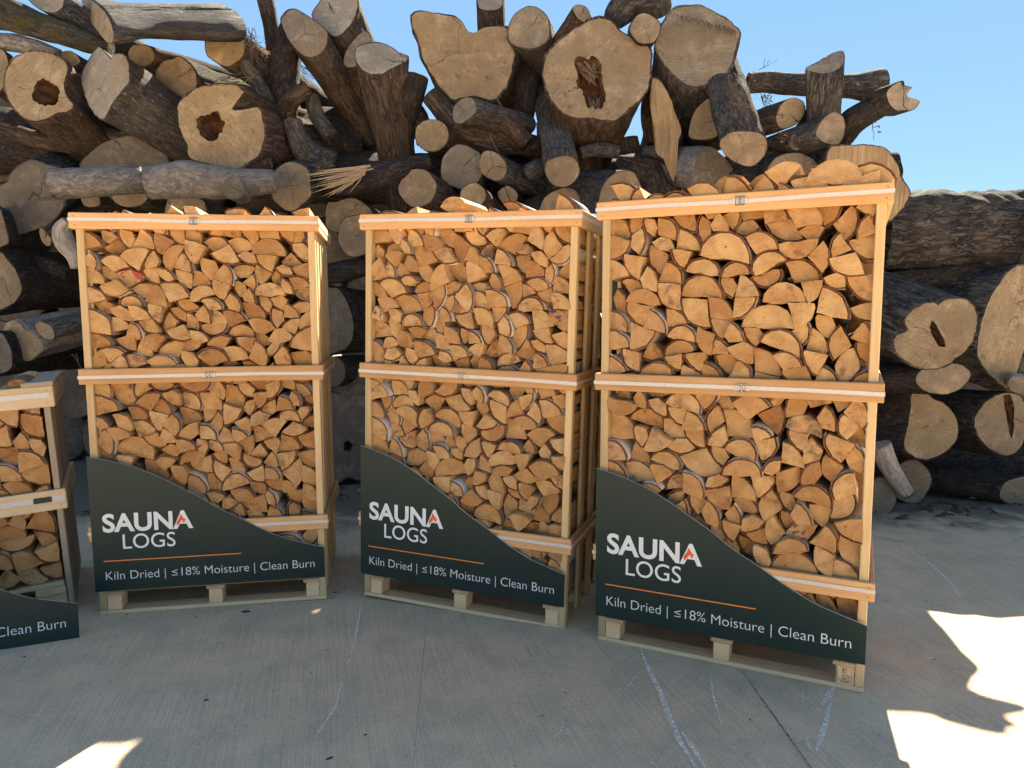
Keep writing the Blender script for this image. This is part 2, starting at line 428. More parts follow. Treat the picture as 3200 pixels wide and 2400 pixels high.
# ------------------------------------------------------------------ ground
def m_concrete():
    t = NT('brushed_concrete', .88, .25)
    tc = t.n('TexCoord').outputs['Object']
    br = t.mapv(tc, (1, 1, 1), (0, 0, math.radians(-15)))
    wv = t.noise(t.mapv(br, (3, 1.2, 1)), 1.0, 3)
    lines = t.noise(t.mapv(br, (150, 1.8, 1)), 1.0, 5, .68)
    lines2 = t.noise(t.mapv(br, (48, 1.0, 1)), 1.0, 5, .7)
    big = t.noise(tc, .8, 6, .62)
    mid = t.noise(tc, 5, 6, .65)
    fine = t.noise(tc, 130, 5, .75)
    c = t.ramp(big, [(.3, (.62, .432, .272)), (.5, (.73, .515, .322)), (.7, (.78, .565, .36))])
    c = t.mix(t.ramp(mid, [(.42, 0.0), (.68, .5)]), c, (.36, .29, .215))
    c = t.mix(t.ramp(lines, [(.36, .38), (.54, 0.0)]), c, (.23, .185, .14))
    c = t.mix(t.ramp(lines2, [(.55, 0.0), (.72, .32)]), c, (.68, .56, .42))
    c = t.mix(t.ramp(fine, [(.50, 0.0), (.74, .8)]), c, (.78, .71, .60))
    c = t.mix(t.ramp(t.noise(tc, 210, 3, .7), [(.52, 0.0), (.72, .8)]), c, (.20, .165, .125))
    c = t.mix(t.ramp(t.noise(tc, 34, 6, .8), [(.50, 0.0), (.72, .4)]), c, (.74, .67, .56))
    c = t.mix(t.ramp(t.noise(tc, 55, 4, .7), [(.60, 0.0), (.72, .8)]), c, (.19, .17, .14))
    c = t.mix(t.ramp(t.noise(tc, 16, 6, .8), [(.63, 0.0), (.70, .5)]), c, (.70, .64, .54))
    c = t.mix(t.ramp(t.noise(t.mapv(tc, (1, 1, 1), loc=(4, 9, 0)), 1.7, 4), [(.58, 0.0), (.74, .35)]), c, (.40, .35, .24))
    # bark dust swept up against the pile
    sp = t.n('SeparateXYZ'); t.link(tc, sp.inputs[0])
    near = t.math('MULTIPLY_ADD', t.noise(tc, 2.6, 6, .7), 2.2, t.math('SUBTRACT', sp.outputs[1], 6.15))
    c = t.mix(t.ramp(near, [(.0, 0.0), (.55, .85)]), c, (.10, .085, .07))
    h = t.math('ADD', t.math('MULTIPLY', lines, 1.1), t.math('ADD', t.math('MULTIPLY', lines2, .7), t.math('MULTIPLY', fine, .7)))
    return t.done(c, t.bump(h, .55, .006))
M_CONC = m_concrete()
g = MB()
for (x, y) in ((-90, -70), (90, -70), (90, 120), (-90, 120)): g.vert((x, y, 0))
g.face([0, 1, 2, 3], [(-90, -70), (90, -70), (90, 120), (-90, 120)])
ground = g.build('concrete_ground', M_CONC)
ground['kind'] = 'structure'

def m_scuff(name, col, lo, hi):
    t = NT(name, .9, .2)
    tc = t.n('TexCoord').outputs['Object']
    a = t.ramp(t.noise(tc, 70, 5, .75), [(lo, 0.0), (hi, .85)])
    t.link(a, t.b.inputs['Alpha'])
    return t.done(col)
M_SCUFF = m_scuff('chalky_scrape', (.92, .85, .76), .36, .60)
M_JOINT = m_scuff('dark_joint', (.06, .054, .048), .36, .56)
def strip(mb, pts, w, z):
    P = [on_ground(x, y) for x, y in pts]
    ids = []
    for i, p in enumerate(P):
        d = (P[min(i + 1, len(P) - 1)] - P[max(i - 1, 0)]); d.z = 0; d.normalize()
        s = Vector((-d.y, d.x, 0)) * w * (.35 if i in (0, len(P) - 1) else 1) * .5
        ids.append((mb.vert((p.x + s.x, p.y + s.y, z)), mb.vert((p.x - s.x, p.y - s.y, z))))
    for i in range(len(P) - 1):
        q = [ids[i][0], ids[i][1], ids[i + 1][1], ids[i + 1][0]]
        mb.face(q, [(0, 0)] * 4)
sc = MB()
for w, pts in [
    (.010, [(1128, 1886), (1120, 1950), (1106, 2015), (1090, 2075)]), (.009, [(1068, 2130), (1050, 2210), (1010, 2270), (985, 2310)]),
    (.022, [(2003, 2035), (2030, 2100), (2065, 2170), (2090, 2240), (2125, 2320), (2172, 2400)]), (.020, [(2130, 2290), (2165, 2340), (2203, 2400)]),
    (.010, [(2222, 2110), (2226, 2160), (2240, 2220), (2255, 2265)]), (.007, [(2000, 2100), (1960, 2150), (1936, 2178)]), (.006, [(1990, 2150), (1975, 2185)]),
    (.007, [(2110, 2110), (2095, 2165)]), (.007, [(1765, 2252), (1752, 2290), (1722, 2318)]), (.030, [(2605, 2145), (2590, 2175), (2568, 2205)]),
    (.020, [(2595, 2200), (2582, 2260), (2565, 2310), (2553, 2350)]), (.008, [(2522, 2300), (2524, 2330), (2545, 2355)]), (.008, [(2510, 2145), (2506, 2200)]),
    (.011, [(3106, 2100), (3108, 2140), (3092, 2172), (3030, 2182)]), (.006, [(2130, 2240), (2190, 2228)]), (.006, [(2136, 2255), (2180, 2238)]),
    (.012, [(2745, 1650), (2840, 1720), (2900, 1760), (2960, 1810), (3010, 1880)]), (.007, [(685, 1905), (672, 1965)]), (.006, [(322, 2030), (282, 2062)]),
    (.018, [(2030, 2385), (2060, 2400)]), (.006, [(1575, 2155), (1610, 2160)]), (.010, [(1150, 2110), (1135, 2160)]), (.006, [(2650, 2220), (2690, 2240)]),
]: strip(sc, pts, w, .004)
so = sc.build('scrape_marks', M_SCUFF); so['kind'] = 'structure'
jn = MB()
strip(jn, [(2316, 2095), (2370, 2172), (2425, 2248), (2490, 2340), (2550, 2425)], .0065, .004)
strip(jn, [(1337, 1900), (1325, 2030), (1310, 2200), (1290, 2400)], .0022, .004)
jo = jn.build('expansion_joint', M_JOINT); jo['kind'] = 'structure'

# ------------------------------------------------------------------ how the split logs are packed: (shape, x, z, turn, scale) in each crate
def wood_shapes():
    R = random.Random(11); out = []
    kinds = ['quarter','half','quarter','third','quarter','half','quarter','block','quarter','block']
    for i in range(70):
        k = kinds[i % 10]; r = R.uniform(.060, .084); e = R.uniform(.86, 1.08)
        if k == 'half': a0, a1, cut = 0, math.pi, 0
        elif k == 'quarter': a0, a1, cut = 0, R.uniform(1.25, 1.95), 0; 
        elif k == 'third': a0, a1, cut = 0, R.uniform(1.75, 2.25), 0
        elif k == 'slab': a0, a1, cut = R.uniform(.15, .5), math.pi - R.uniform(.15, .5), 0
        else: a0, a1, cut = 0, R.uniform(1.1, 1.6), R.uniform(.25, .45)
        if k in ('quarter', 'block', 'third'): r *= 1.22 if k != 'third' else 1.08
        n = 9; pts = []; bark = []
        for j in range(n):
            a = a0 + (a1 - a0) * j / (n - 1)
            rr = r * (1 + R.uniform(-.025, .025) + .04 * math.sin(2 * a + i))
            pts.append((rr * math.cos(a), rr * e * math.sin(a))); bark.append(True)
        p, q = pts[-1], pts[0]
        if k == 'slab':
            m = [(p[0] + (q[0] - p[0]) * t, p[1] + (q[1] - p[1]) * t + R.uniform(-.006, .003)) for t in (.3, .65)]
        elif cut:
            m = [(p[0] * cut * R.uniform(.8, 1.2), p[1] * cut), (q[0] * cut, q[1] * cut * R.uniform(.8, 1.2))]
        elif k == 'half':
            m = [(p[0] * .5, R.uniform(-.007, .004)), (0, R.uniform(-.009, .003)), (q[0] * .5, R.uniform(-.006, .005))]
        else:
            m = [(p[0] * .5 + R.uniform(-.004, .004), p[1] * .5 + R.uniform(-.004, .004)), (R.uniform(-.003, .003), R.uniform(-.003, .003)), (q[0] * .5, q[1] * .5 + R.uniform(-.005, .004))]
        pts += m; bark += [False] * len(m)
        out.append((k, pts, bark, R.random()))
    return out
PACK = {
'left': [(49,-0.558,0,0.01,1.14),(20,-0.446,0,0.04,1.13),(21,0.47,0.072,3.44,1.08),(32,-0.346,0,0.03,1.28),(1,-0.166,0.08,3.41,1.12),(8,-0.054,0.096,4.09,1),(65,0.322,0.008,6.24,1.09),(34,0.074,0,1.88,1.01),
(24,0.082,0,0.05,1.14),(49,0.362,0.036,0.32,1.09),(67,0.266,0.024,2.12,0.99),(29,-0.23,0.144,4.33,1),(23,0.546,0.1,1.5,1.06),(29,0.21,0.112,3.2,1.02),(54,0.034,0.084,0.04,1.01),(44,-0.062,0.116,5.28,1.2),
(26,-0.458,0.096,5.95,1.06),(12,0.25,0.096,6.06,1.07),(44,-0.186,0.088,0.09,1.08),(52,-0.546,0.104,6.17,1.13),(22,-0.362,0.108,6.13,1.02),(1,0.374,0.144,5.8,1.32),(28,0.126,0.108,0.12,1.03),(37,-0.278,0.128,6.21,1.21),
(28,-0.074,0.108,0.55,1.09),(36,0.282,0.16,2.8,1.06),(42,-0.342,0.22,2.58,0.99),(49,0.446,0.252,5.03,1.14),(66,0.202,0.184,6.04,1.09),(46,-0.55,0.188,6.16,1.01),(67,-0.358,0.204,5.55,1.04),(35,-0.018,0.196,6.08,1.03),
(58,0.062,0.196,0.02,1.26),(44,-0.158,0.268,3.78,1.2),(44,0.246,0.284,2.77,1.23),(32,0.282,0.216,0.25,1.18),(29,-0.262,0.296,4.65,1.02),(26,0.442,0.252,0.11,1.2),(39,0.35,0.252,6.03,1.08),(7,-0.378,0.212,0.34,1),
(59,-0.054,0.296,2.73,1.06),(29,-0.406,0.3,3.26,1.07),(44,-0.55,0.292,0.04,1.28),(55,-0.01,0.284,6,1.06),(36,-0.162,0.348,3.38,1.17),(36,-0.298,0.248,1.05,1.12),(0,0.058,0.296,6.06,1.06),(37,-0.374,0.352,3.07,1.13),
(47,0.194,0.284,0.35,1.1),(32,0.278,0.32,5.98,1.05),(13,0.546,0.408,2.84,1.14),(33,0.45,0.364,2.45,1.02),(32,-0.41,0.364,5.33,1),(67,-0.114,0.288,0.63,1.26),(22,-0.25,0.424,4.17,1.29),(49,0.03,0.448,3.55,1.15),
(36,-0.546,0.38,0.22,1),(2,0.266,0.464,3.44,1.19),(29,0.094,0.372,5.99,0.99),(29,-0.498,0.352,0.05,1.01),(58,0.458,0.436,5.99,1),(36,-0.334,0.424,4.94,1.03),(29,0.062,0.48,4.57,1.21),(34,0.466,0.468,3.26,1.1),
(9,0.254,0.416,5.97,1.02),(69,-0.21,0.372,0.35,1.23),(62,-0.35,0.444,2.8,1.19),(36,-0.294,0.436,5.95,1.21),(60,-0.55,0.452,6.19,1.02),(20,0.134,0.424,0.27,1.11),(4,-0.106,0.396,0.35,1.25),(7,0.006,0.4,0.72,1.16),
(11,-0.39,0.464,5.95,1.16),(36,0.362,0.456,0.16,0.99),(34,0.362,0.552,3.42,1.18),(42,0.462,0.516,5.94,1.04),(52,-0.122,0.496,6.04,1.28),(4,-0.23,0.488,6.03,1.2),(37,0.27,0.536,3.3,1.09),(48,-0.022,0.496,6.04,1.12),
(5,0.13,0.512,0.26,1.1),(36,-0.21,0.56,3.03,0.99),(10,0.354,0.568,5.44,1.19),(9,-0.254,0.548,2.98,1),(23,-0.542,0.544,5.99,1.22),(38,0.266,0.62,3.55,1.1),(44,0.278,0.548,0.01,1),(66,-0.426,0.56,6.09,1.23),
(60,-0.326,0.568,6.21,1.19),(2,0.11,0.608,2.61,1.07),(47,-0.106,0.628,3.03,1.11),(9,-0.398,0.616,2.67,1.09),(48,0.106,0.588,6.2,1.06),(26,0.002,0.684,3.47,1.23),(64,0.55,0.692,3.31,1.07),(66,-0.55,0.632,0.24,1.27),
(10,0.342,0.676,4.93,0.99),(62,0.27,0.636,5.89,1.01),(41,0.218,0.668,2.62,1.01),(44,-0.23,0.612,0.7,1.09),(45,-0.09,0.656,0.32,1.1),(66,-0.37,0.696,3.03,1.11),(62,0.09,0.712,3.38,1.01),(66,0.254,0.74,4,1.01),
(49,0.17,0.752,3.2,1.02),(38,0.546,0.796,3.44,1.24),(8,0.342,0.68,0.14,1.24),(11,-0.378,0.696,6.01,1.3),(29,-0.162,0.772,3.69,1.14),(37,0.002,0.7,0.11,1.02),(2,-0.15,0.7,0.28,1.01),(29,0.366,0.776,3.39,1.13),
(36,0.142,0.744,5.37,1.23),(16,-0.554,0.764,5.59,1.19),(7,0.018,0.76,2.93,1.01),(48,-0.254,0.816,3.44,1.07),(29,0.03,0.748,0,1.19),(40,0.23,0.736,0.32,1.01),(32,-0.042,0.772,6.23,1),(53,0.438,0.852,3.82,1.03),
(69,-0.25,0.756,0.04,1.01),(16,-0.454,0.776,0.35,1),(29,0.122,0.736,0.51,1.18),(67,-0.046,0.764,1.61,1.16),(48,0.002,0.852,5.39,1.06),(40,0.338,0.768,0.94,1.02),(44,-0.358,0.792,0.21,1.27),(29,0.55,0.796,1.61,1.13),
(32,-0.222,0.852,5.49,1.02),(29,0.218,0.896,3.54,1.16),(7,-0.554,0.832,0.23,1.04),(33,-0.438,0.852,5.94,1),(67,0.226,0.932,4.58,1.08),(40,-0.13,0.84,0.33,1.05),(41,0.414,0.86,6.04,1.03),(8,0.082,0.96,4.71,1.16),
(66,-0.19,0.908,2.89,1.31),(24,-0.374,0.884,6.26,0.99),(29,0.446,0.932,5.16,1.03),(36,-0.034,0.932,4.76,1.14),(36,0.55,0.992,3.32,0.99),(26,-0.55,0.912,0.2,1.33),(26,-0.27,0.932,5.96,0.99),(38,0.35,0.912,0.1,1.05),
(29,0.354,0.88,1.67,1.22),(13,-0.022,0.932,6.17,1.18),(13,-0.122,0.948,5.96,1.16),(7,0.158,0.952,5.35,1.11),(7,-0.126,1.052,3.46,1.33),(63,0.082,0.96,5.93,1.06),(46,-0.278,0.932,1,1),(9,0.406,0.952,6.03,1),
(34,0.23,1.012,5.08,0.99),(43,-0.382,1.052,3.01,1.16),(52,0.01,1.02,5.68,1.02),(9,0.45,0.976,0.15,1.12),(23,0.298,1.052,4.83,1.21),(48,-0.554,1.028,5.99,1.23),(39,0.25,1.064,3.2,1.16),(66,-0.274,1.044,2.36,1.18),
(29,0.362,1.044,6,1.04),(59,0.298,1.12,3.44,1.06),(33,-0.222,1.096,3.56,1.05),(65,-0.054,1.088,3.09,1.12),(41,0.486,1.116,2.63,1.06),(66,-0.466,1.06,6.17,1.25),(48,-0.298,1.064,0.42,1.27),(36,0.202,1.06,1.69,1.15),
(22,0.37,1.092,1.93,1),(29,0.442,1.132,2.9,1),(52,0.118,1.132,3.08,1.08),(4,-0.054,1.104,6.03,1.22),(51,-0.13,1.096,0.03,1.19),(57,0.55,1.236,3.27,1.23),(22,0.202,1.1,0.14,1.2),(47,-0.526,1.136,5.46,1),
(9,0.094,1.204,4.34,1),(27,0.318,1.172,5.95,1.17),(32,-0.23,1.12,0.52,1.2),(19,-0.022,1.224,2.95,0.99),(26,-0.454,1.176,5.66,1.01),(44,-0.362,1.156,0.25,1.04),(3,-0.474,1.18,1.8,1.08),(43,0.038,1.152,0.41,1.29),
(20,0.13,1.18,0.16,1.06),(42,0.218,1.196,5.67,1.1),(48,-0.142,1.2,1.03,1.32),(34,0.258,1.304,3.12,1.15),(36,-0.454,1.184,0.63,1.24),(64,0.55,1.224,1.56,1.33),(9,0.306,1.276,4.83,1.03),(2,-0.546,1.252,0.17,1.05),
(44,-0.342,1.236,5.9,1.01),(37,-0.078,1.312,4.23,1.02),(59,-0.346,1.336,3.48,1.02),(48,0.094,1.24,1.01,1.12),(49,0.374,1.38,4.15,1.14),(9,-0.05,1.264,0.32,1.06),(38,-0.246,1.24,0.9,1.03),(9,0.254,1.252,0.15,1.07),
(52,-0.102,1.376,3.49,1.21),(55,0.182,1.312,6.15,1.11),(6,-0.554,1.344,6.12,1.15),(23,0.55,1.372,1.57,1.01),(44,-0.374,1.324,5.94,1.04),(3,-0.246,1.404,3.29,1.07),(51,0.046,1.376,3.2,1.07),(19,0.266,1.3,0.49,1.15),
(34,-0.442,1.34,0.25,0.99),(34,0.458,1.312,1.29,1.11),(27,-0.114,1.368,2.25,1),(36,0.038,1.376,0.04,1.09),(48,-0.094,1.36,6.02,1.01),(7,0.434,1.42,2.71,1.32),(60,0.13,1.364,0.32,1.02),(29,-0.062,1.404,6.03,1.26),
(24,0.218,1.404,6.25,1.08),(22,-0.338,1.396,0.13,1.05),(34,0.398,1.408,0.01,1.01),(9,-0.358,1.488,3.45,1.24),(7,0.51,1.404,1.08,1.16),(9,-0.094,1.472,3.26,1.11),(4,-0.186,1.464,2.84,1.08),(39,-0.438,1.508,3.38,1.07),
(41,-0.35,1.472,6.17,1.01),(33,-0.07,1.508,3.36,1.02),(34,-0.554,1.484,0.24,1.18),(47,0.354,1.508,2.94,1.03),(29,0.43,1.532,3.37,1.25),(39,0.09,1.468,5.98,1.25),(34,0.55,1.572,3.44,1.07),(33,0.03,1.448,0.06,1),
(66,-0.274,1.492,6.01,1.29),(29,0.182,1.5,6.06,1.07),(6,-0.162,1.488,0.31,1.09),(55,0.006,1.512,0.31,1.08),(65,0.338,1.524,6.27,1.01),(59,-0.286,1.484,0.99,1.13),(13,-0.406,1.608,3.57,1.22),(58,0.462,1.548,0.3,1),
(44,0.146,1.572,2.73,1.13),(69,0.246,1.568,2.68,1.01),(9,0.386,1.54,6.14,1.03),(22,-0.55,1.592,6.16,1.03),(36,0.206,1.592,5.55,1.01),(36,-0.046,1.572,0.03,1.23),(26,0.546,1.7,3.42,1.04),(7,0.322,1.596,6.01,1),
(16,-0.046,1.64,2.91,1.01),(38,0.058,1.612,5.89,1.21),(46,-0.366,1.568,0.54,1.02),(4,-0.206,1.664,3.21,1.08),(9,-0.202,1.588,0.2,1.11),(69,0.11,1.692,2.89,1.32),(9,-0.482,1.592,0.23,1.1),(36,0.35,1.64,2.59,1.21),
(49,0.21,1.588,0.94,1.1),(43,-0.418,1.644,0.33,1.1),(27,-0.178,1.668,2.02,1.01),(37,0.438,1.696,3.55,1.03),(66,-0.134,1.664,6.03,1.22),(39,-0.574,1.696,5.73,1.03),(34,0.382,1.732,3.13,1.24),(47,0.254,1.768,3.63,1),
(21,-0.11,1.712,1.03,1),(64,-0.298,1.648,1.05,1.15),(4,0.45,1.752,3.87,1),(60,0.146,1.784,3.57,1.17),(19,0.55,1.8,3.2,1.09),(62,0.038,1.772,2.8,1.33),(11,0.338,1.736,6.2,1.12),(52,-0.406,1.816,3.75,1.16),
(13,0.182,1.74,0.28,1.1),(66,-0.55,1.756,0.24,1.14),(12,-0.326,1.764,6.21,1.16),(66,-0.122,1.804,2.67,1.17),(13,0.062,1.748,0.42,1.14),(58,0.55,1.804,1.57,1.09),(49,-0.294,1.84,2.92,1.02),(48,-0.074,1.868,2.95,1.12),
(48,-0.074,1.812,5.98,1.09),(29,-0.47,1.772,0.6,1.12),(29,0.482,1.892,3.39,1.23),(32,0.298,1.82,6.23,1.11),(2,-0.546,1.844,0.18,1.11),(15,0.226,1.836,5.19,1.12),(61,0.122,1.832,6.2,1.17),(69,-0.25,1.856,6.02,1.12),
(8,-0.402,1.864,6.17,1.13),(59,-0.17,1.888,6.06,1),(9,0.07,1.868,1.93,1.03),(7,-0.214,1.928,3.13,1.1),(62,0.378,1.868,0.26,1),(36,-0.466,1.916,5.27,1.18),(34,0.55,1.988,3.47,1.11),(67,0.03,1.968,3.02,1.16),
(34,0.29,1.92,6.01,1.03),(66,0.194,1.888,1.07,1.11),],
'mid': [(46,-0.546,0.008,6.23,1.17),(23,-0.418,0,0.01,1.27),(24,-0.326,0,0.05,1.18),(34,-0.238,0.004,6.26,1.12),(16,-0.138,0,0.02,1.25),(16,-0.03,-0.004,0.15,1.08),(49,0.502,0.096,3.92,1.05),(63,0.058,0,0.02,1.24),
(35,0.254,0.012,0.16,1.06),(16,0.342,0.004,6.27,1.03),(29,0.446,0.08,6.1,1.29),(39,-0.194,0.128,3.09,1.15),(41,-0.35,0.092,0.06,1.06),(15,-0.058,0.084,6.08,1.12),(60,0.454,0.056,1.24,1.09),(55,0.106,0.108,5.94,1.04),
(19,0.334,0.056,0.96,1.06),(44,0.178,0.088,0.33,1.07),(0,-0.546,0.12,5.99,1.17),(23,-0.17,0.18,3.26,1.23),(56,-0.258,0.228,2.94,1.19),(68,-0.438,0.136,0.29,1.18),(20,0.402,0.228,4.02,1.05),(24,-0.134,0.132,0.27,1.22),
(47,-0.034,0.192,5.14,1.21),(66,0.338,0.164,2.23,1.15),(39,0.466,0.16,6.28,1.02),(36,0.066,0.168,0,1.06),(3,0.266,0.228,2.39,1.1),(59,0.422,0.252,2.7,1.26),(58,0.55,0.312,3.07,1.21),(66,-0.266,0.264,4.91,1.17),
(42,0.194,0.264,2.88,1.01),(36,-0.546,0.224,0.19,1.28),(7,0.366,0.232,6.06,1.07),(37,-0.022,0.196,0.31,1.03),(9,-0.022,0.28,3.03,1.2),(24,-0.406,0.32,3.02,1.01),(8,-0.378,0.26,6.11,1.13),(23,-0.262,0.264,6.22,1.26),
(36,0.034,0.248,6.05,1.07),(9,0.298,0.32,3.23,1.12),(7,-0.182,0.224,0.14,1.04),(69,-0.082,0.264,0.07,1.03),(7,0.218,0.252,1.56,1.22),(66,0.078,0.344,2.79,1.12),(44,0.55,0.388,3.19,1.08),(26,0.39,0.272,1.38,1.14),
(36,-0.55,0.32,0.09,1.19),(23,-0.114,0.36,3.29,1.03),(42,-0.354,0.3,1.03,1.31),(34,0.214,0.316,0.1,1.06),(29,0.174,0.376,3.16,1.3),(62,-0.206,0.356,6.28,1.08),(52,-0.098,0.336,0.28,1.02),(34,-0.19,0.424,3.26,1.13),
(35,0.138,0.372,6.07,1.07),(36,0.55,0.392,1.55,1.33),(52,0.058,0.436,2.86,1.09),(66,0.402,0.316,0.08,1.02),(62,0.306,0.332,0.73,1.2),(20,-0.546,0.404,6.07,1.03),(41,-0.246,0.42,6.21,1.03),(41,-0.39,0.412,6.21,1.23),
(29,-0.134,0.428,5.98,1.34),(34,0.374,0.4,6.22,1.03),(27,0.318,0.448,2.47,1.18),(47,-0.102,0.508,3.09,1.18),(32,0.29,0.436,6,1.05),(44,0.058,0.532,3.93,1.2),(4,-0.198,0.476,1.57,1.18),(4,0.222,0.52,2.92,1.06),
(62,-0.386,0.488,5.95,1.15),(24,-0.546,0.484,6,1.11),(7,0.15,0.564,3.35,1.15),(67,0.394,0.508,5.38,1.22),(9,-0.482,0.488,6.23,1.34),(29,0.35,0.532,5.15,1.01),(37,-0.07,0.484,0.02,1.1),(39,0.31,0.56,3.27,1.04),
(26,-0.066,0.584,3.27,1.23),(52,0.43,0.524,0.34,1.17),(69,0.398,0.58,3.01,1.1),(67,0.118,0.544,6.08,1.21),(7,-0.026,0.572,5.22,1.08),(62,-0.23,0.564,2.55,1.02),(13,-0.55,0.58,5.9,1.01),(29,-0.322,0.588,3.06,1.13),
(44,0.074,0.632,4.52,1.06),(7,0.302,0.636,3.46,1.1),(62,0.55,0.656,3.42,1.07),(21,-0.066,0.588,0.16,1.3),(3,0.342,0.664,3.7,1.08),(29,-0.278,0.584,6.02,1.26),(20,-0.426,0.596,6.25,1.01),(63,-0.55,0.656,6.03,1.17),
(39,-0.006,0.684,5.15,1.16),(0,0.426,0.608,0.44,1.26),(47,0.23,0.592,0.94,1.02),(67,-0.118,0.688,2.9,1.02),(57,-0.31,0.728,4.4,1.12),(36,-0.446,0.676,6.07,1.34),(22,0.078,0.64,5.97,1.01),(36,0.55,0.748,3.22,1.1),
(3,-0.138,0.672,0.15,1.05),(51,0.222,0.676,0.17,1.13),(39,0.002,0.74,3.3,1.01),(34,0.282,0.736,5.11,1.02),(67,-0.322,0.732,5.86,1.28),(12,-0.302,0.804,3.67,1.02),(67,0.118,0.692,1.82,1.33),(29,0.382,0.724,6.19,1.14),
(66,0.186,0.772,2.94,1.09),(39,-0.126,0.724,0.11,1.01),(22,-0.206,0.74,0.16,1.02),(20,-0.55,0.772,5.96,1.28),(36,0.55,0.836,3.27,1.3),(45,0.254,0.744,6.22,1.05),(39,0.034,0.78,2.89,1.03),(4,-0.442,0.76,0.05,1.05),
(29,0.306,0.748,6.19,1.01),(55,0.154,0.852,3.46,1.22),(32,0.406,0.772,0.76,1.17),(1,-0.13,0.8,6.06,1.05),(40,0.222,0.8,0.08,1.08),(29,0.094,0.84,2.89,1.34),(12,-0.278,0.836,2.65,1.04),(2,0.55,0.948,3.27,1.3),
(39,-0.482,0.86,5.96,1.25),(5,-0.334,0.868,5.75,1.01),(44,-0.174,0.86,2.13,1.18),(22,0.122,0.928,4.07,1.16),(44,-0.554,0.872,6.17,1.16),(33,0.322,0.856,0.28,1.19),(51,-0.098,0.868,5.96,1.24),(38,0.062,0.936,3.23,1.02),
(16,0.234,0.976,2.88,1.3),(53,-0.022,1.016,3.41,1.13),(22,0.342,0.944,5.65,1.06),(36,-0.49,0.968,5.03,1.04),(22,0.426,0.932,0.15,1.28),(4,0.322,0.936,1.83,1.11),(55,-0.358,0.932,0.08,1.08),(12,-0.178,0.888,1.13,1.19),
(64,-0.55,0.956,0.21,1.19),(69,0.146,0.976,2.94,1.08),(45,0.182,0.996,5.93,1.02),(9,-0.25,1.02,3.12,1.01),(67,0.07,1.048,3.09,1.05),(39,0.554,1.06,3.37,1.07),(4,0.298,1.028,5.03,1.02),(21,-0.11,1.076,3.84,1.17),
(32,-0.414,0.988,0.08,1.06),(16,-0.17,1.028,1.91,1.15),(39,0.03,1.008,6.01,1.08),(36,0.55,1.116,3.29,1.03),(37,0.21,1.08,5.18,1.35),(24,0.418,1.024,0.28,1.04),(4,-0.366,1.072,5.5,1.01),(15,0.05,1.068,0.16,1.23),
(52,-0.55,1.076,6.04,1.2),(53,0.142,1.056,0.12,1.09),(44,-0.198,1.124,5.1,1.24),(4,-0.462,1.072,0.04,1.28),(9,0.31,1.04,0.17,1.08),(21,0.458,1.188,3.31,1.25),(33,0.222,1.1,0.23,1.18),(43,-0.202,1.12,1.74,1.16),
(7,0.274,1.132,6.02,1.27),(22,-0.186,1.132,0.31,1.04),(4,-0.302,1.144,2.46,1.06),(33,-0.554,1.192,5.62,1.29),(26,-0.074,1.184,5.25,1.01),(38,0.074,1.14,0.06,1.03),(62,0.366,1.172,0.17,1.03),(37,0.002,1.168,5.87,1.01),
(14,0.454,1.184,0.34,1.06),(45,0.226,1.184,0.27,1.04),(69,-0.426,1.272,4.27,1.17),(39,-0.246,1.22,2.86,1.24),(16,-0.262,1.192,0.28,1.26),(39,-0.142,1.168,0.25,1.04),(52,-0.058,1.196,0.24,1.1),(8,0.262,1.236,5.97,1.07),
(34,0.15,1.316,4.09,1.24),(66,0.086,1.208,1.37,1.01),(7,-0.45,1.324,4.33,1.13),(19,0.174,1.248,6.2,1.01),(9,0.414,1.324,3.41,1.04),(2,-0.55,1.284,0.14,1.31),(39,-0.414,1.252,6.21,1.32),(3,-0.158,1.252,6.19,1.03),
(36,-0.262,1.296,5.86,1.28),(27,0.554,1.372,3.47,1.11),(22,0.442,1.372,3.3,1.11),(37,-0.118,1.28,6.24,1.18),(47,0.226,1.348,5.2,1.22),(36,0.026,1.28,0.1,1.02),(29,0.182,1.356,2.94,1.28),(27,-0.294,1.264,0.93,1.05),
(29,0.046,1.332,2.82,1.07),(7,-0.202,1.34,6.04,1.16),(22,-0.366,1.36,2.55,1.01),(7,0.154,1.352,5.97,1.27),(15,-0.306,1.364,6.26,1.03),(60,0.546,1.46,3.07,1.15),(60,0.014,1.436,3.3,1.01),(44,0.362,1.364,0.18,1.31),
(43,0.074,1.376,6.09,1.07),(36,-0.542,1.396,6,1.04),(24,0.27,1.368,0.33,1.05),(49,-0.262,1.424,5.45,1.04),(37,-0.366,1.448,3.23,1.01),(7,-0.158,1.384,0.06,1.12),(66,0.134,1.464,5.01,1.06),(29,-0.046,1.504,4.32,1.01),
(56,-0.366,1.42,0.23,1.23),(32,-0.478,1.424,0.33,1.03),(52,0.466,1.464,0,1.11),(15,0.342,1.456,0.03,1.18),(7,-0.138,1.492,5.48,1.04),(52,0.13,1.464,0.06,1.3),(23,0.054,1.468,6.07,1.05),(58,-0.058,1.516,5.46,1.22),
(38,-0.29,1.524,5.13,1.18),(36,0.446,1.568,3.44,1.17),(37,-0.546,1.5,0.14,1.29),(22,-0.194,1.54,4.99,1.21),(2,0.19,1.564,5.19,1.19),(2,0.45,1.54,6.26,1.03),(30,-0.426,1.504,0.34,1.09),(36,0.298,1.52,0.31,1.01),
(9,0.062,1.512,0.7,1.15),(55,-0.254,1.536,0.03,1.02),(7,-0.106,1.608,4.7,1.18),(33,0.374,1.548,0.3,1.05),(54,-0.086,1.588,1.9,1.07),(37,0.11,1.572,5.94,1.1),(38,-0.442,1.612,2.03,1.3),(19,-0.006,1.688,3.27,1.2),
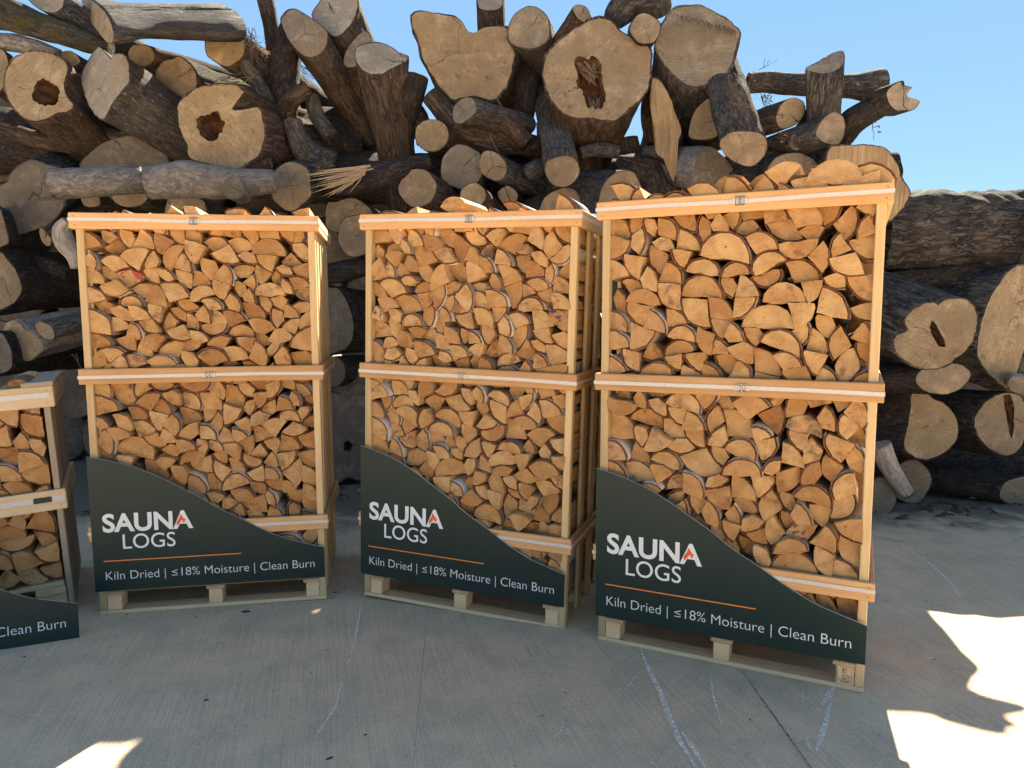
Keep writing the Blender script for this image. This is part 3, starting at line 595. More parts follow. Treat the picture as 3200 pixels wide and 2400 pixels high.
(4,0.194,1.572,0.31,1.35),(62,0.002,1.584,0.34,1.33),(37,-0.334,1.548,0.68,1.05),(62,0.546,1.604,1.57,1.08),(67,-0.182,1.684,3.33,1.13),(9,-0.478,1.628,6,1.04),(9,0.39,1.632,5.58,1.01),(26,0.314,1.616,0.07,1.11),
(29,-0.41,1.608,0.23,1.04),(4,0.326,1.716,3.02,1.23),(9,0.058,1.632,0.08,1.28),(2,0.142,1.68,6.19,1.01),(69,-0.37,1.648,6.16,1.06),(46,-0.278,1.668,0.23,1.12),(3,-0.106,1.76,3.39,1.17),(41,0.482,1.74,3.76,1.09),
(36,-0.014,1.7,5.97,1.1),(39,-0.466,1.728,2.4,1.06),(9,0.426,1.748,3.28,1.09),(62,-0.402,1.664,1.12,1.03),(22,0.018,1.76,2.46,1.32),(41,-0.434,1.74,0.2,1.01),(36,0.118,1.716,1.45,1.04),(7,0.298,1.804,4.18,1.06),
(37,-0.226,1.732,0.29,1.34),(52,0.25,1.728,0.96,1.33),(32,0.498,1.76,2.17,1.1),(49,-0.338,1.764,0.07,1.09),(9,-0.378,1.736,6.18,1.03),(22,0.322,1.796,5.72,1.1),(30,0.55,1.892,2.77,1.21),(43,0.042,1.856,3.27,1.11),
(2,-0.55,1.784,0.13,1.3),(67,-0.078,1.872,3.39,1.2),(69,-0.342,1.86,3.07,1.08),(34,0.158,1.76,1.13,1.24),(42,0.334,1.82,1.17,1.04),(7,-0.262,1.84,6.04,1.1),(48,-0.174,1.848,0.16,1.24),(58,-0.086,1.844,0.04,1.18),
(37,0.45,1.896,2.86,1.11),(69,0.13,1.888,2.9,1.03),(69,0.282,1.908,2.99,1.1),(36,-0.31,1.884,2.79,1.03),(7,0.09,1.86,0.09,1.31),(47,-0.226,1.92,2.96,1.06),(4,-0.442,1.852,1.11,1.35),(52,0.45,1.928,5.93,1.29),
],
'right': [(1,-0.446,0.096,2.96,1.38),(38,-0.362,0.004,6.23,1.18),(5,0.458,0.008,0.1,1.22),(32,-0.258,0.004,6.23,1.11),(58,-0.162,0.004,6.25,1.33),(44,-0.046,0.008,6.23,1.36),(5,0.122,0.072,2.91,1.06),(47,0.29,0.104,4.41,1.28),
(67,0.286,0.104,3.17,1.1),(58,0.074,0.088,6.05,1.17),(53,0.546,0.152,2.79,1.06),(26,0.37,0.068,0.28,1.16),(36,0.358,0.156,3.42,1.08),(55,-0.234,0.092,6.13,1.11),(20,-0.55,0.124,6.02,1.13),(18,-0.39,0.176,4.16,1.11),
(9,-0.114,0.192,3.47,1.2),(8,0.09,0.184,3.33,1.12),(55,0.226,0.18,3.75,1.29),(34,-0.426,0.124,1.06,1.09),(39,-0.094,0.08,0.31,1.17),(27,0.43,0.192,5.98,1.25),(48,-0.278,0.14,1.02,1.1),(23,0.382,0.164,5.94,1.16),
(48,0.158,0.244,4.08,1.21),(69,0.402,0.164,2.07,1.18),(58,-0.038,0.156,0.32,1.14),(37,-0.134,0.152,0.24,1.25),(44,-0.226,0.168,0.16,1.13),(45,-0.17,0.244,6.21,1.05),(64,-0.546,0.208,0.24,1.31),(52,0.082,0.184,0.64,1.11),
(37,0.254,0.308,3.57,1.31),(60,-0.346,0.212,0.05,1.15),(4,0.446,0.216,0.88,1.3),(62,0.306,0.212,0.87,1.23),(39,-0.442,0.248,6.13,1.07),(2,-0.102,0.248,6.25,1.2),(50,0.018,0.256,0.19,1.08),(7,0.098,0.252,0.26,1.26),
(8,-0.186,0.328,2.82,1.07),(58,0.434,0.316,6.08,1.28),(29,-0.178,0.316,5.88,1.05),(52,-0.374,0.316,6.16,1.06),(11,0.29,0.312,0.23,1.4),(24,-0.382,0.404,2.87,1.17),(7,-0.554,0.324,0.22,1.21),(31,-0.246,0.356,6.01,1.1),
(3,0.446,0.42,2.66,1.17),(9,0.214,0.404,2.9,1.25),(23,0.122,0.428,2.83,1.11),(34,-0.03,0.372,6.08,1.05),(36,-0.106,0.356,5.94,1.18),(18,0.55,0.484,2.87,1.13),(34,-0.138,0.356,0.8,1.08),(51,0.274,0.416,0.21,1.08),
(64,-0.294,0.492,3.03,1.21),(34,0.166,0.504,3.62,1.09),(62,-0.55,0.416,0.28,1.27),(37,0.014,0.468,2.81,1.16),(41,-0.238,0.448,6.04,1.11),(26,-0.174,0.444,6.28,1.13),(12,0.346,0.464,5.98,1.13),(52,0.25,0.492,2.23,1.11),
(36,0.07,0.504,2.9,1.26),(7,0.078,0.576,4.61,1.3),(34,0.55,0.6,3.43,1.38),(3,0.334,0.472,1.02,1.11),(28,-0.314,0.588,3.8,1.06),(6,-0.55,0.52,6.18,1.36),(47,-0.118,0.512,6,1.23),(29,-0.258,0.536,5.84,1.26),
(29,-0.022,0.524,6.1,1.14),(29,0.306,0.56,2.88,1.07),(62,-0.078,0.6,2.93,1.09),(27,0.254,0.548,6.26,1.06),(33,0.066,0.556,0.05,1.07),(5,-0.342,0.576,0.72,1.16),(62,0.434,0.62,3.08,1.16),(18,0.234,0.6,2.13,1.07),
(43,0.43,0.656,4.62,1.14),(9,-0.194,0.548,1.5,1.18),(64,0.018,0.676,3.37,1.09),(7,0.302,0.66,3.04,1.13),(56,-0.186,0.636,5.97,1.07),(60,0.026,0.628,6.21,1.09),(55,0.35,0.64,6.02,1.32),(58,-0.554,0.66,6.15,1.16),
(32,-0.434,0.636,0.22,1.36),(3,-0.198,0.64,1.41,1.07),(9,-0.066,0.744,4.4,1.18),(66,0.098,0.728,5.05,1.31),(0,0.514,0.696,1.66,1.11),(62,-0.31,0.652,0.65,1.22),(18,0.202,0.752,4.86,1.1),(1,0.066,0.728,0.05,1.14),
(37,0.394,0.724,1.78,1.37),(63,-0.094,0.836,3.55,1.34),(51,-0.274,0.744,5.99,1.11),(44,-0.55,0.752,0,1.32),(2,-0.446,0.752,6.12,1.05),(44,0.466,0.796,2.53,1.09),(39,0.218,0.728,1.53,1.08),(39,0.026,0.832,2.93,1.19),
(25,0.05,0.82,5.97,1.16),(67,0.45,0.804,6.03,1.18),(37,-0.202,0.896,3.98,1.35),(22,0.222,0.8,6.1,1.14),(27,0.41,0.84,2.35,1.07),(14,-0.542,0.844,0.06,1.26),(40,-0.334,0.912,4.37,1.07),(44,0.118,0.884,5,1.24),
(26,0.506,0.9,2.78,1.28),(7,-0.326,0.896,2.88,1.23),(36,0.33,0.928,3.01,1.21),(27,0.014,0.844,1.86,1.1),(37,-0.286,0.86,0.11,1.33),(22,-0.106,0.912,3.13,1.09),(50,-0.002,0.896,6.25,1.23),(36,0.474,0.916,5.75,1.07),
(36,0.118,0.88,0.43,1.07),(8,-0.206,0.912,0.05,1.09),(1,-0.374,0.92,6.05,1.11),(3,-0.018,0.96,1.97,1.14),(41,0.306,0.932,6.01,1.26),(36,-0.182,1.008,3.08,1.22),(44,0.518,0.968,2.43,1.09),(8,0.11,0.996,5.51,1.28),
(67,0.338,0.968,6.05,1.1),(41,-0.482,1.032,2.88,1.18),(47,-0.274,1.056,3.34,1.05),(58,0.454,1.028,5.6,1.11),(7,-0.062,1.004,0.06,1.15),(55,-0.198,1.008,6.03,1.34),(7,-0.446,1.012,6.08,1.15),(32,0.082,0.972,0.61,1.33),
(27,0.346,1.02,2.19,1.25),(36,-0.518,1.04,6.13,1.06),(57,-0.158,1.096,5.28,1.07),(24,0.334,1.04,0.29,1.1),(33,-0.354,1.044,0.17,1.21),(15,0.23,1.076,0.75,1.07),(67,0.398,1.108,5.13,1.05),(52,-0.27,1.068,0.3,1.08),
(9,0.022,1.168,4.05,1.28),(4,0.11,1.184,4.5,1.3),(16,-0.114,1.16,2.68,1.21),(34,-0.398,1.156,3.18,1.2),(66,-0.546,1.14,0.29,1.19),(62,0.55,1.108,1.66,1.14),(32,0.338,1.136,5.77,1.1),(51,-0.322,1.14,0.23,1.22),
(58,0.31,1.216,3.39,1.16),(12,-0.01,1.14,6.18,1.1),(34,-0.122,1.136,0.14,1.1),(42,0.102,1.18,6.13,1.2),(33,0.51,1.204,1.88,1.34),(29,0.042,1.256,3.21,1.4),(23,0.222,1.192,0.26,1.15),(3,-0.406,1.248,2.85,1.18),
(66,-0.106,1.264,3.28,1.19),(36,-0.21,1.252,3.33,1.12),(27,0.094,1.328,3.54,1.16),(62,-0.35,1.304,4.1,1.16),(66,0.39,1.264,2.99,1.25),(51,-0.222,1.252,0.21,1.06),(7,0.57,1.3,2.96,1.07),(36,-0.078,1.252,0,1.06),
(21,0.202,1.28,5.89,1.22),(26,-0.55,1.26,0.17,1.22),(48,-0.066,1.34,2.72,1.16),(4,0.302,1.284,6.02,1.1),(42,0.478,1.3,2.1,1.09),(12,-0.446,1.392,4.72,1.33),(62,0.466,1.332,5.94,1.07),(29,0.146,1.372,3.16,1.22),
(55,-0.214,1.316,6.09,1.13),(29,-0.038,1.304,0.07,1.23),(36,0.246,1.356,5.38,1.09),(32,-0.55,1.36,6.11,1.09),(1,0.15,1.368,6.26,1.38),(2,-0.382,1.364,6.06,1.1),(66,-0.002,1.4,3.04,1.1),(69,0.434,1.408,2.94,1.12),
(36,-0.274,1.368,0.24,1.3),(68,-0.106,1.488,3.07,1.33),(34,0.55,1.48,3.46,1.11),(26,-0.346,1.464,2.97,1.29),(38,0.23,1.472,4.97,1.25),(24,-0.086,1.412,6.11,1.13),(46,0.338,1.436,6.03,1.22),(22,0.018,1.5,4.57,1.19),
(9,-0.562,1.46,5.95,1.31),(68,-0.226,1.556,3.04,1.18),(10,0.546,1.588,3.26,1.11),(51,-0.39,1.476,6.16,1.07),(15,0.214,1.476,6.26,1.36),(34,0.274,1.56,5.08,1.08),(35,-0.13,1.5,6.19,1.19),(66,0.014,1.496,0.07,1.21),
(39,0.438,1.608,3.55,1.09),(48,-0.458,1.516,0.36,1.06),(7,0.038,1.58,3.09,1.22),(41,0.134,1.6,3.39,1.1),(67,-0.422,1.552,6.03,1.12),(38,-0.322,1.572,6.15,1.27),(24,0.25,1.556,0.08,1.3),(36,-0.546,1.584,0.2,1.32),
(52,0.474,1.672,3.36,1.34),(55,0.014,1.592,0.09,1.08),(51,-0.13,1.604,6.13,1.15),(41,0.154,1.62,0.49,1.25),(4,-0.382,1.68,2.93,1.31),(22,0.298,1.664,5.39,1.07),(16,-0.282,1.696,2.64,1.32),(64,0.55,1.744,3.35,1.07),
(51,0.258,1.724,3.23,1.12),(35,-0.034,1.66,6.08,1.39),(38,-0.55,1.788,4.71,1.33),(66,-0.178,1.704,3.03,1.06),(36,0.458,1.684,2.15,1.2),(0,0.094,1.68,0.2,1.08),(2,-0.242,1.708,6.24,1.12),(47,-0.474,1.756,5.51,1.19),
(37,-0.278,1.784,3.62,1.06),(36,0.55,1.748,2,1.14),(28,0.226,1.824,3.31,1.14),(7,0.318,1.704,1.11,1.11),(48,0.386,1.792,5.27,1.28),(24,-0.546,1.792,5.98,1.1),(39,0.05,1.856,4.16,1.18),(13,-0.322,1.776,5.98,1.18),
(9,-0.062,1.8,2.5,1.3),(29,-0.11,1.784,6.21,1.09),(7,-0.306,1.84,2.96,1.11),(16,-0.17,1.876,3.1,1.18),(47,-0.37,1.832,2.19,1.06),(30,0.25,1.78,0.11,1.12),(32,0.318,1.876,5.09,1.21),(4,0.122,1.808,0.16,1.34),
(36,-0.05,1.848,5.28,1.08),(62,0.466,1.852,5.75,1.06),(22,0.03,1.828,0.11,1.11),(37,-0.55,1.868,0.09,1.28),(29,-0.354,1.86,6.27,1.11),(29,-0.094,1.812,1.01,1.09),(41,-0.334,1.9,0.95,1.05),(8,-0.274,1.888,6.19,1.14),
(56,-0.146,1.892,0.25,1.16),(5,0.474,1.96,3.49,1.09),(29,0.166,1.868,0.34,1.23),(34,0.066,1.936,5.95,1.23),(64,-0.05,1.9,0.08,1.22),(20,0.27,1.884,0.24,1.41),(39,-0.366,1.908,2.05,1.17),],
'farleft': [(5,-0.23,0.004,0.01,1.11),(36,0.306,0.096,3.35,1.42),(3,0.19,0.08,3.44,1.14),(26,0.074,0.104,3.97,1.18),(53,-0.082,0.088,3.39,1.1),(7,-0.31,0.056,0.32,1.34),(7,0.054,0.092,2.83,1.41),(38,0.306,0.204,3.41,1.31),
(64,0.114,0.06,0.32,1.2),(62,-0.186,0.076,0.12,1.21),(67,0.014,0.112,6.12,1.09),(22,0.006,0.216,3.36,1.4),(36,-0.214,0.108,0.94,1.13),(45,0.126,0.248,3.21,1.3),(9,-0.314,0.176,0.06,1.09),(4,0.23,0.184,0.29,1.14),
(66,-0.21,0.188,6.01,1.09),(55,0.098,0.252,6.28,1.2),(0,-0.05,0.324,3.24,1.39),(64,-0.166,0.296,2.99,1.09),(7,0.05,0.336,3.14,1.23),(40,0.174,0.292,5.95,1.36),(36,-0.306,0.304,0.2,1.45),(36,0.098,0.332,5.74,1.15),
(52,-0.13,0.404,3.33,1.29),(52,0.106,0.344,1.99,1.14),(53,-0.102,0.34,6.25,1.15),(45,-0.222,0.46,3.16,1.27),(34,0.198,0.468,5.47,1.44),(15,0.162,0.408,4.92,1.1),(37,0.034,0.448,3.07,1.11),(51,0.074,0.448,4.96,1.2),
(21,-0.018,0.452,6.06,1.21),(66,-0.258,0.464,6.25,1.37),(23,0.146,0.472,0.12,1.19),(27,-0.046,0.584,3,1.45),(26,0.31,0.624,3.34,1.37),(61,0.014,0.536,6.24,1.17),(29,-0.214,0.572,2.91,1.21),(44,-0.314,0.596,6.23,1.45),
(22,0.098,0.564,6.13,1.19),(13,-0.182,0.608,6.08,1.21),(38,0.186,0.6,0.2,1.4),(24,-0.014,0.644,5.95,1.4),(52,0.186,0.72,2.9,1.28),(51,-0.102,0.672,5.13,1.31),(44,-0.31,0.7,0.02,1.13),(9,0.326,0.748,2.91,1.1),
(67,-0.242,0.692,0.01,1.33),(29,0.146,0.732,6.03,1.26),(12,0.158,0.852,3.57,1.24),(18,0.31,0.872,2.88,1.26),(9,-0.006,0.8,3.1,1.1),(64,-0.09,0.88,3.39,1.24),(23,-0.014,0.756,5.99,1.1),(69,-0.326,0.82,5.66,1.32),
(6,0.066,0.936,3.87,1.18),(59,-0.246,0.84,0.25,1.34),(60,0.214,0.932,2.91,1.15),(29,-0.11,0.852,5.64,1.12),(67,0.31,0.996,3.38,1.29),(7,-0.33,0.9,5.93,1.09),(55,-0.074,0.94,2.83,1.09),(68,0.082,0.952,2.08,1.09),
(28,-0.062,1.04,3.04,1.16),(37,0.186,1.032,3.44,1.31),(60,-0.266,0.98,5.99,1.22),(0,0.21,0.976,0.06,1.14),],
}
EXTRA = {'right': [(5,-.02,1.935,1.0,1.2),(0,.12,1.922,.6,1.05),(2,.19,1.94,.9,1.15),(7,.235,1.905,.1,1.2),(1,.385,1.945,-.1,1.35),(7,.33,1.925,.7,1.25),(3,.41,1.91,.3,1.1),(11,.51,1.915,.35,1.4),(4,-.5,1.925,.5,1.3),(13,-.26,1.89,.3,1.0)], 'mid': [(0,-.075,1.925,.75,1.0),(4,.23,1.915,.6,.95)]}
# ------------------------------------------------------------------ crates
def crate_matrix(x, y, yaw, lean):
    return Matrix.Translation((x, y, 0)) @ Matrix.Rotation(yaw, 4, 'Z') @ Matrix.Rotation(math.atan(lean), 4, 'Y')
CR = {
    'left': crate_matrix(-1.58676, 3.72536, .170089, -.006994),
    'mid': crate_matrix(-.285359, 3.654134, -.349526, .025935),
    'right': crate_matrix(.925869, 3.082115, -.44576, -.000524),
}
D, W2 = .82, .6
def one(name, mat, parent, *boxes):
    m = MB()
    for k, b in enumerate(boxes): m.box(*b, rnd=random.Random(name + str(b)).random())
    return m.build(name, mat, parent)
def strap_loop(parent, z, buckle_u):
    """the woven strap round one set of rails, standing 2 mm proud, with its wire buckle"""
    m = MB(); h = .0085; e = .0025
    U = W2 + e
    pts = [(-U, -e), (U, -e), (U, D + e), (-U, D + e)]
    pts = [(-U, .03), (-U, -e), (-.3, -e), (buckle_u, -e), (.3, -e), (U, -e), (U, .03), (U, D * .5), (U, D + e), (-U, D + e), (-U, D * .5)]
    n = len(pts)
    R = random.Random(int(z * 1000))
    sag = [R.uniform(-.003, .003) for _ in pts]
    ids = [(m.vert((p[0], p[1], z - h + sg)), m.vert((p[0], p[1], z + h + sg))) for p, sg in zip(pts, sag)]
    for i in range(n):
        j = (i + 1) % n
        m.face([ids[i][0], ids[j][0], ids[j][1], ids[i][1]], [(0, 0)] * 4)
    s = m.build('strap', M_STRAP, parent)
    b = MB()
    w, t = .019, .0035
    for bx in ((-w, -w + t, -.019, .019), (w - t, w, -.019, .019), (-w, w, -.019, -.019 + t), (-w, w, .019 - t, .019), (-.003, .003, -.019, .019)):
        b.box(buckle_u + bx[0], buckle_u + bx[1], -.0085, -.0045, z + bx[2], z + bx[3])
    b.build('buckle', M_STEEL, parent)
    for sgn in (-1, 1):   # folded strap ends either side of the buckle
        k = MB()
        k.box(buckle_u + sgn * .0125, buckle_u + sgn * .030 if sgn > 0 else buckle_u - .0125, -.0072, -.0040, z - .011, z + .011) if sgn > 0 else \
            k.box(buckle_u - .030, buckle_u - .0125, -.0072, -.0040, z - .011, z + .011)
        k.build('strap_end', M_STRAP, parent)
def nail(parent, *uz):
    m = MB()
    for u, z in uz: m.box(u - .0028, u + .0028, -.0025, .001, z - .0028, z + .0028)
    return m.build('nail_head', M_STEEL, parent)

RAILZ = (('top', 2.0708), ('middle', 1.2934), ('bottom', .4794))
RH = .0782
def make_crate(key, name, label, buckles, rear_slats):
    root = empty(name, CR[key]); tag(root, label, 'crate', 'tall crates of split firewood')
    for zi, (rn, zt) in enumerate(RAILZ):
        for v0, nm in ((0, 'front_rail'), (D - .022, 'back_rail')):
            r = one(nm, M_RAIL if v0 == 0 else M_PALE, root, (-W2, W2, v0, v0 + .022, zt - RH, zt))
            if v0 == 0:
                strap_loop(r, zt - RH * .5 + (.004 if zi != 1 else -.002), buckles[zi])
                nail(r, (-W2 + .025, zt - .018), (W2 - .022, zt - .018), (-W2 + .028, zt - RH + .016), (W2 - .025, zt - RH + .018))
        for sg in (-1, 1):
            a, b = sorted((sg * (W2 - .0005), sg * (W2 - .0225)))
            one('side_rail', M_PALE if zi == 0 else M_RAIL, root, (a, b, .0222, D - .0222, zt - RH - .001, zt - .001))
    for sg in (-1, 1):
        a, b = sorted((sg * .577, sg * .541))
        one('post', M_PALE, root, (a, b, .0225, .068, .0205, 2.066))
        one('post', M_PALE, root, (a, b, D - .068, D - .0225, .0205, 2.066))
        a, b = sorted((sg * .577, sg * .557))
        for v in rear_slats:
            one('side_slat', M_PALE, root, (a, b, v, v + .072, .0205, 2.05))
    # pallet base
    for v in (.022, D / 2 - .05, D - .122):
        one('runner', M_NEW, root, (-.578, .578, v + .001, v + .099, 0, .0195))
        for k, (u0, u1) in enumerate(((-.540, -.470), (-.035, .035), (.470, .540))):
            bl = one('pallet_block', M_NEW, root, (u0, u1, v + .004, v + .096, .020, .098))
            if key == 'right' and k == 2 and v == .022:
                stamp(bl, u0, v + .0035)
    for u0, u1 in ((-.548, -.455), (-.047, .047), (.455, .548)):
        one('stringer', M_OLD, root, (u0, u1, .026, D - .026, .0985, .1175))
    for v in (.03, .16, .29, .42, .55, .68):
        one('deck_board', M_PALE, root, (-.538, .538, v, v + .11, .118, .137))
    return root
def text_mesh(body, size=1.0, offset=0.0):
    c = bpy.data.curves.new('lettering', 'FONT'); c.body = body; c.size = size; c.offset = offset
    c.resolution_u = 6
    o = bpy.data.objects.new('lettering', c); COL.objects.link(o)
    dg = bpy.context.evaluated_depsgraph_get()
    me = bpy.data.meshes.new_from_object(o.evaluated_get(dg))
    vs = [v.co.copy() for v in me.vertices]; fs = [tuple(p.vertices) for p in me.polygons]
    bpy.data.objects.remove(o); bpy.data.curves.remove(c); bpy.data.meshes.remove(me)
    return vs, fs
def flat_part(name, vs, fs, mat, parent, y, th=.0012):
    """thin printed layer in the u-z plane"""
    m = MB()
    for p in vs: m.vert((p[0], y, p[1]))
    for f in fs: m.face(list(f), [(0, 0)] * len(f))
    o = m.build(name, mat, parent)
    import bmesh
    bm = bmesh.new(); bm.from_mesh(o.data)
    for f in bm.faces:
        if f.normal.y > 0: f.normal_flip()
    bm.to_mesh(o.data); bm.free()
    return o
def fit_text(body, u0, u1, z0, z1, offset=0.0, cap='H'):
    vs, fs = text_mesh(body, 1.0, offset)
    hv, _ = text_mesh(cap, 1.0, offset)
    zlo, zhi = min(v.y for v in hv), max(v.y for v in hv)
    xlo, xhi = min(v.x for v in vs), max(v.x for v in vs)
    return [(u0 + (v.x - xlo) / (xhi - xlo) * (u1 - u0), z0 + (v.y - zlo) / (zhi - zlo) * (z1 - z0)) for v in vs], fs
def stamp(parent, u0, y):
    vs, fs = fit_text('LV-194', 0, .046, 0, .013)
    vs2, fs2 = fit_text('HT', 0, .016, 0, .012)
    V = [(u0 + .036 - z, .046 + u) for u, z in vs]; Fx = list(fs); k = len(V)
    V += [(u0 + .056 - z, .050 + u) for u, z in vs2]; Fx += [tuple(i + k for i in f) for f in fs2]
    def bar(x0, z0, x1, z1, w=.0013):
        a, b = Vector((x0, z0)), Vector((x1, z1)); d = (b - a).normalized(); n = Vector((-d.y, d.x)) * w * .5
        i = len(V); V.extend([tuple(a + n), tuple(a - n), tuple(b - n), tuple(b + n)]); Fx.append((i, i + 1, i + 2, i + 3))
    x = u0
    bar(x + .006, .027, x + .006, .094); bar(x + .060, .027, x + .060, .094); bar(x + .006, .043, x + .060, .043); bar(x + .039, .043, x + .039, .094)
    bar(x + .014, .034, x + .054, .034)
    for q in range(5):
        bar(x + .018 + q * .007, .034, x + .024 + q * .007, .040); bar(x + .018 + q * .007, .034, x + .024 + q * .007, .028)
    flat_part('stamp', V, Fx, M_INK, parent, y - .0015)

make_crate('left', 'firewood_crate', 'tall pine crate of small split logs with three strapped rails, nearest the low crate', (-.015, .025, -.2), (.145, .30, .46, .63))
make_crate('mid', 'firewood_crate', 'tall pine crate of split logs standing between the other two tall crates', (.025, .0, .2), (.26, .47, .68))
make_crate('right', 'firewood_crate', 'biggest looking pine crate with logs heaped above its top rail, by the sunlit patches', (.03, .06, .05), (.26, .47, .68))

# low crate cut off by the frame
FL = crate_matrix(-2.29, 3.70, .50, -.055)
fl = empty('firewood_crate', FL)
tag(fl, 'low crate of weathered pale boards, half out of frame beside the tall crates', 'crate')
for nm, zt, h in (('top', 1.205, .108), ('middle', .665, .105)):
    r = one('front_rail', M_OLD, fl, (-1.12, 0, 0, .022, zt - h, zt))
    m = MB(); zc = zt - h * .42
    a = [m.vert(p) for p in ((-1.12, -.0025, zc - .013), (-.02 if nm == 'top' else -.005, -.0025, zc - .013), (-.02 if nm == 'top' else -.005, -.0025, zc + .013), (-1.12, -.0025, zc + .013))]
    m.face(a, [(0, 0)] * 4); m.build('strap', M_STRAP, r)
    nail(r, (-.03, zt - .02), (-.03, zt - h + .02))
    if nm == 'middle':
        q = MB(); q.box(-.145, -.065, -.006, -.003, zc - .014, zc + .014); q.build('buckle', M_SIGN, r)
    one('side_rail', M_OLD, fl, (-.022, 0, .0222, .80, zt - h - .001, zt - .001))
one('cap_board', M_OLDGREY, fl, (-.135, .004, .0, .80, 1.2055, 1.228))
for v, w in ((.0225, .05), (.090, .07), (.168, .07), (.246, .07), (.324, .07), (.402, .07), (.48, .07), (.558, .07), (.636, .07), (.714, .06)):
    one('side_slat' if v > .05 else 'post', M_OLDGREY, fl, (-.052, -.0225, v, v + w, .035, 1.19))
one('post', M_OLDGREY, fl, (-1.098, -1.068, .0225, .068, .035, 1.19))
one('deck_board', M_OLD, fl, (-1.1, -.06, .01, .14, .150, .172))
one('deck_board', M_OLD, fl, (-1.1, -.06, .20, .33, .150, .172))
one('deck_board', M_OLD, fl, (-1.1, -.06, .40, .53, .150, .172))
for u0 in (-.19, -.68):
    one('stringer', M_OLD, fl, (u0, u0 + .135, .012, .78, .110, .149))
    for v in (.015, .36, .68):
        one('pallet_block', M_OLD, fl, (u0 + .01, u0 + .135, v, v + .10, .021, .109))
for v in (.014, .36, .68):
    one('runner', M_OLD, fl, (-1.1, -.05, v, v + .10, 0, .0205))

# ------------------------------------------------------------------ signs
CURVE = [(-.583, .848), (-.504, .830), (-.41, .803), (-.325, .771), (-.235, .724), (-.142, .668), (-.05, .613), (.035, .553), (.155, .485), (.24, .434), (.318, .391), (.396, .356), (.478, .331), (.55, .311), (.577, .303)]
def smooth_curve(P, n=5):
    out = []
    for i in range(len(P) - 1):
        p0, p1, p2, p3 = (Vector(P[max(0, min(len(P) - 1, i + k))]) for k in (-1, 0, 1, 2))
        for j in range(n):
            t = j / n
            out.append(.5 * ((2 * p1) + (p2 - p0) * t + (2 * p0 - 5 * p1 + 4 * p2 - p3) * t * t + (3 * p1 - p0 - 3 * p2 + p3) * t ** 3))
    return [tuple(q) for q in out] + [P[-1]]
def make_sign(M, label, y0, full=True):
    root = empty('sign', M); tag(root, label, 'sign', 'dark green firewood signs')
    out = smooth_curve(CURVE) + [(.577, .137), (-.580, .137)]
    th = .006
    n = len(out)
    m = MB()
    fr = [m.vert((u, y0 - th, z)) for u, z in out]; bk = [m.vert((u, y0, z)) for u, z in out]
    tri = tessellate_polygon([[Vector((u, z, 0)) for u, z in out]])
    for t in tri:
        t = list(t)
        a, b, c = (Vector(out[k]) for k in t)
        if (b - a).cross(c - a) < 0: t.reverse()
        m.face([fr[k] for k in t], [(0, 0)] * 3)
        m.face([bk[k] for k in reversed(t)], [(0, 0)] * 3)
    m.build('sign_board', M_SIGN, root)
    e = MB()
    f2 = [e.vert((u, y0 - th, z)) for u, z in out]; b2 = [e.vert((u, y0, z)) for u, z in out]
    for i in range(n):
        j = (i + 1) % n
        e.face([f2[i], f2[j], b2[j], b2[i]], [(0, 0)] * 4)
    e.build('sign_edge', M_CORE, root)
    yt = y0 - th - .0012
    if full:
        vs, fs = fit_text('SAUNA', -.526, -.086, .449, .546, .029)
        flat_part('logo_lettering', vs, fs, M_WHITE, root, yt)
        vs, fs = fit_text('LOGS', -.434, -.178, .358, .434, .003)
        flat_part('logo_lettering', vs, fs, M_WHITE, root, yt)
        # flame in the counter of the last A
        fp = [(-.1655, .4660), (-.1685, .4790), (-.1655, .4895), (-.1590, .4985), (-.1535, .5065), (-.1500, .5180), (-.1490, .5285), (-.1425, .5205), (-.1375, .5120), (-.1330, .5045),
              (-.1285, .5010), (-.1260, .5045), (-.1255, .5080), (-.1240, .5000), (-.1245, .4920), (-.1290, .4850), (-.1345, .4790), (-.1350, .4860), (-.1380, .4930), (-.1430, .4965), (-.1460, .4880), (-.1520, .4810), (-.1590, .4740)]
        tri = tessellate_polygon([[Vector((u, z, 0)) for u, z in fp]])
        flat_part('flame_emblem', fp, [tuple(t) for t in tri], M_FLAME, root, yt - .0012)
        # dark ground of the A's leg beneath the flame tail
        flat_part('underline', [(-.531, .2945), (.147, .2945), (.147, .3000), (-.531, .3000)], [(0, 1, 2, 3)], M_ORANGE, root, yt)
    vs, fs = fit_text('Kiln Dried | \u226418% Moisture | Clean Burn', -.525, .523, .1975, .2405, -.010)
    full_ = text_mesh('Kiln Dried | \u226418% Moisture | Clean Burn', 1.0, -.010)[0]
    x0_, x1_ = min(v.x for v in full_), max(v.x for v in full_)
    words_ = ['Kiln', 'Dried', '|', '\u226418%', 'Moisture', '|', 'Clean', 'Burn']
    ends = [max(v.x for v in text_mesh(' '.join(words_[:k_ + 1]), 1.0, -.010)[0]) for k_ in range(7)] + [1e9]
    ends = [-.525 + (e_ - x0_) / (x1_ - x0_) * 1.048 + .002 for e_ in ends]
    lo_ = -9
    for k_, e_ in enumerate(ends):
        fk = [f for f in fs if lo_ < max(vs[q][0] for q in f) <= e_]
        used = sorted({q for f in fk for q in f}); ix = {q: n_ for n_, q in enumerate(used)}
        flat_part('divider_bar' if words_[k_] == '|' else 'tagline_lettering', [vs[q] for q in used], [tuple(ix[q] for q in f) for f in fk], M_WHITE, root, yt)
        lo_ = e_
    return root
make_sign(CR['left'], 'dark green curved sign across the base of the tall crate by the low crate', -.004)
make_sign(CR['mid'], 'dark green curved sign across the base of the tall crate between the others', -.004)
make_sign(CR['right'], 'largest looking dark green curved sign, on the crate heaped above its rail', -.004)
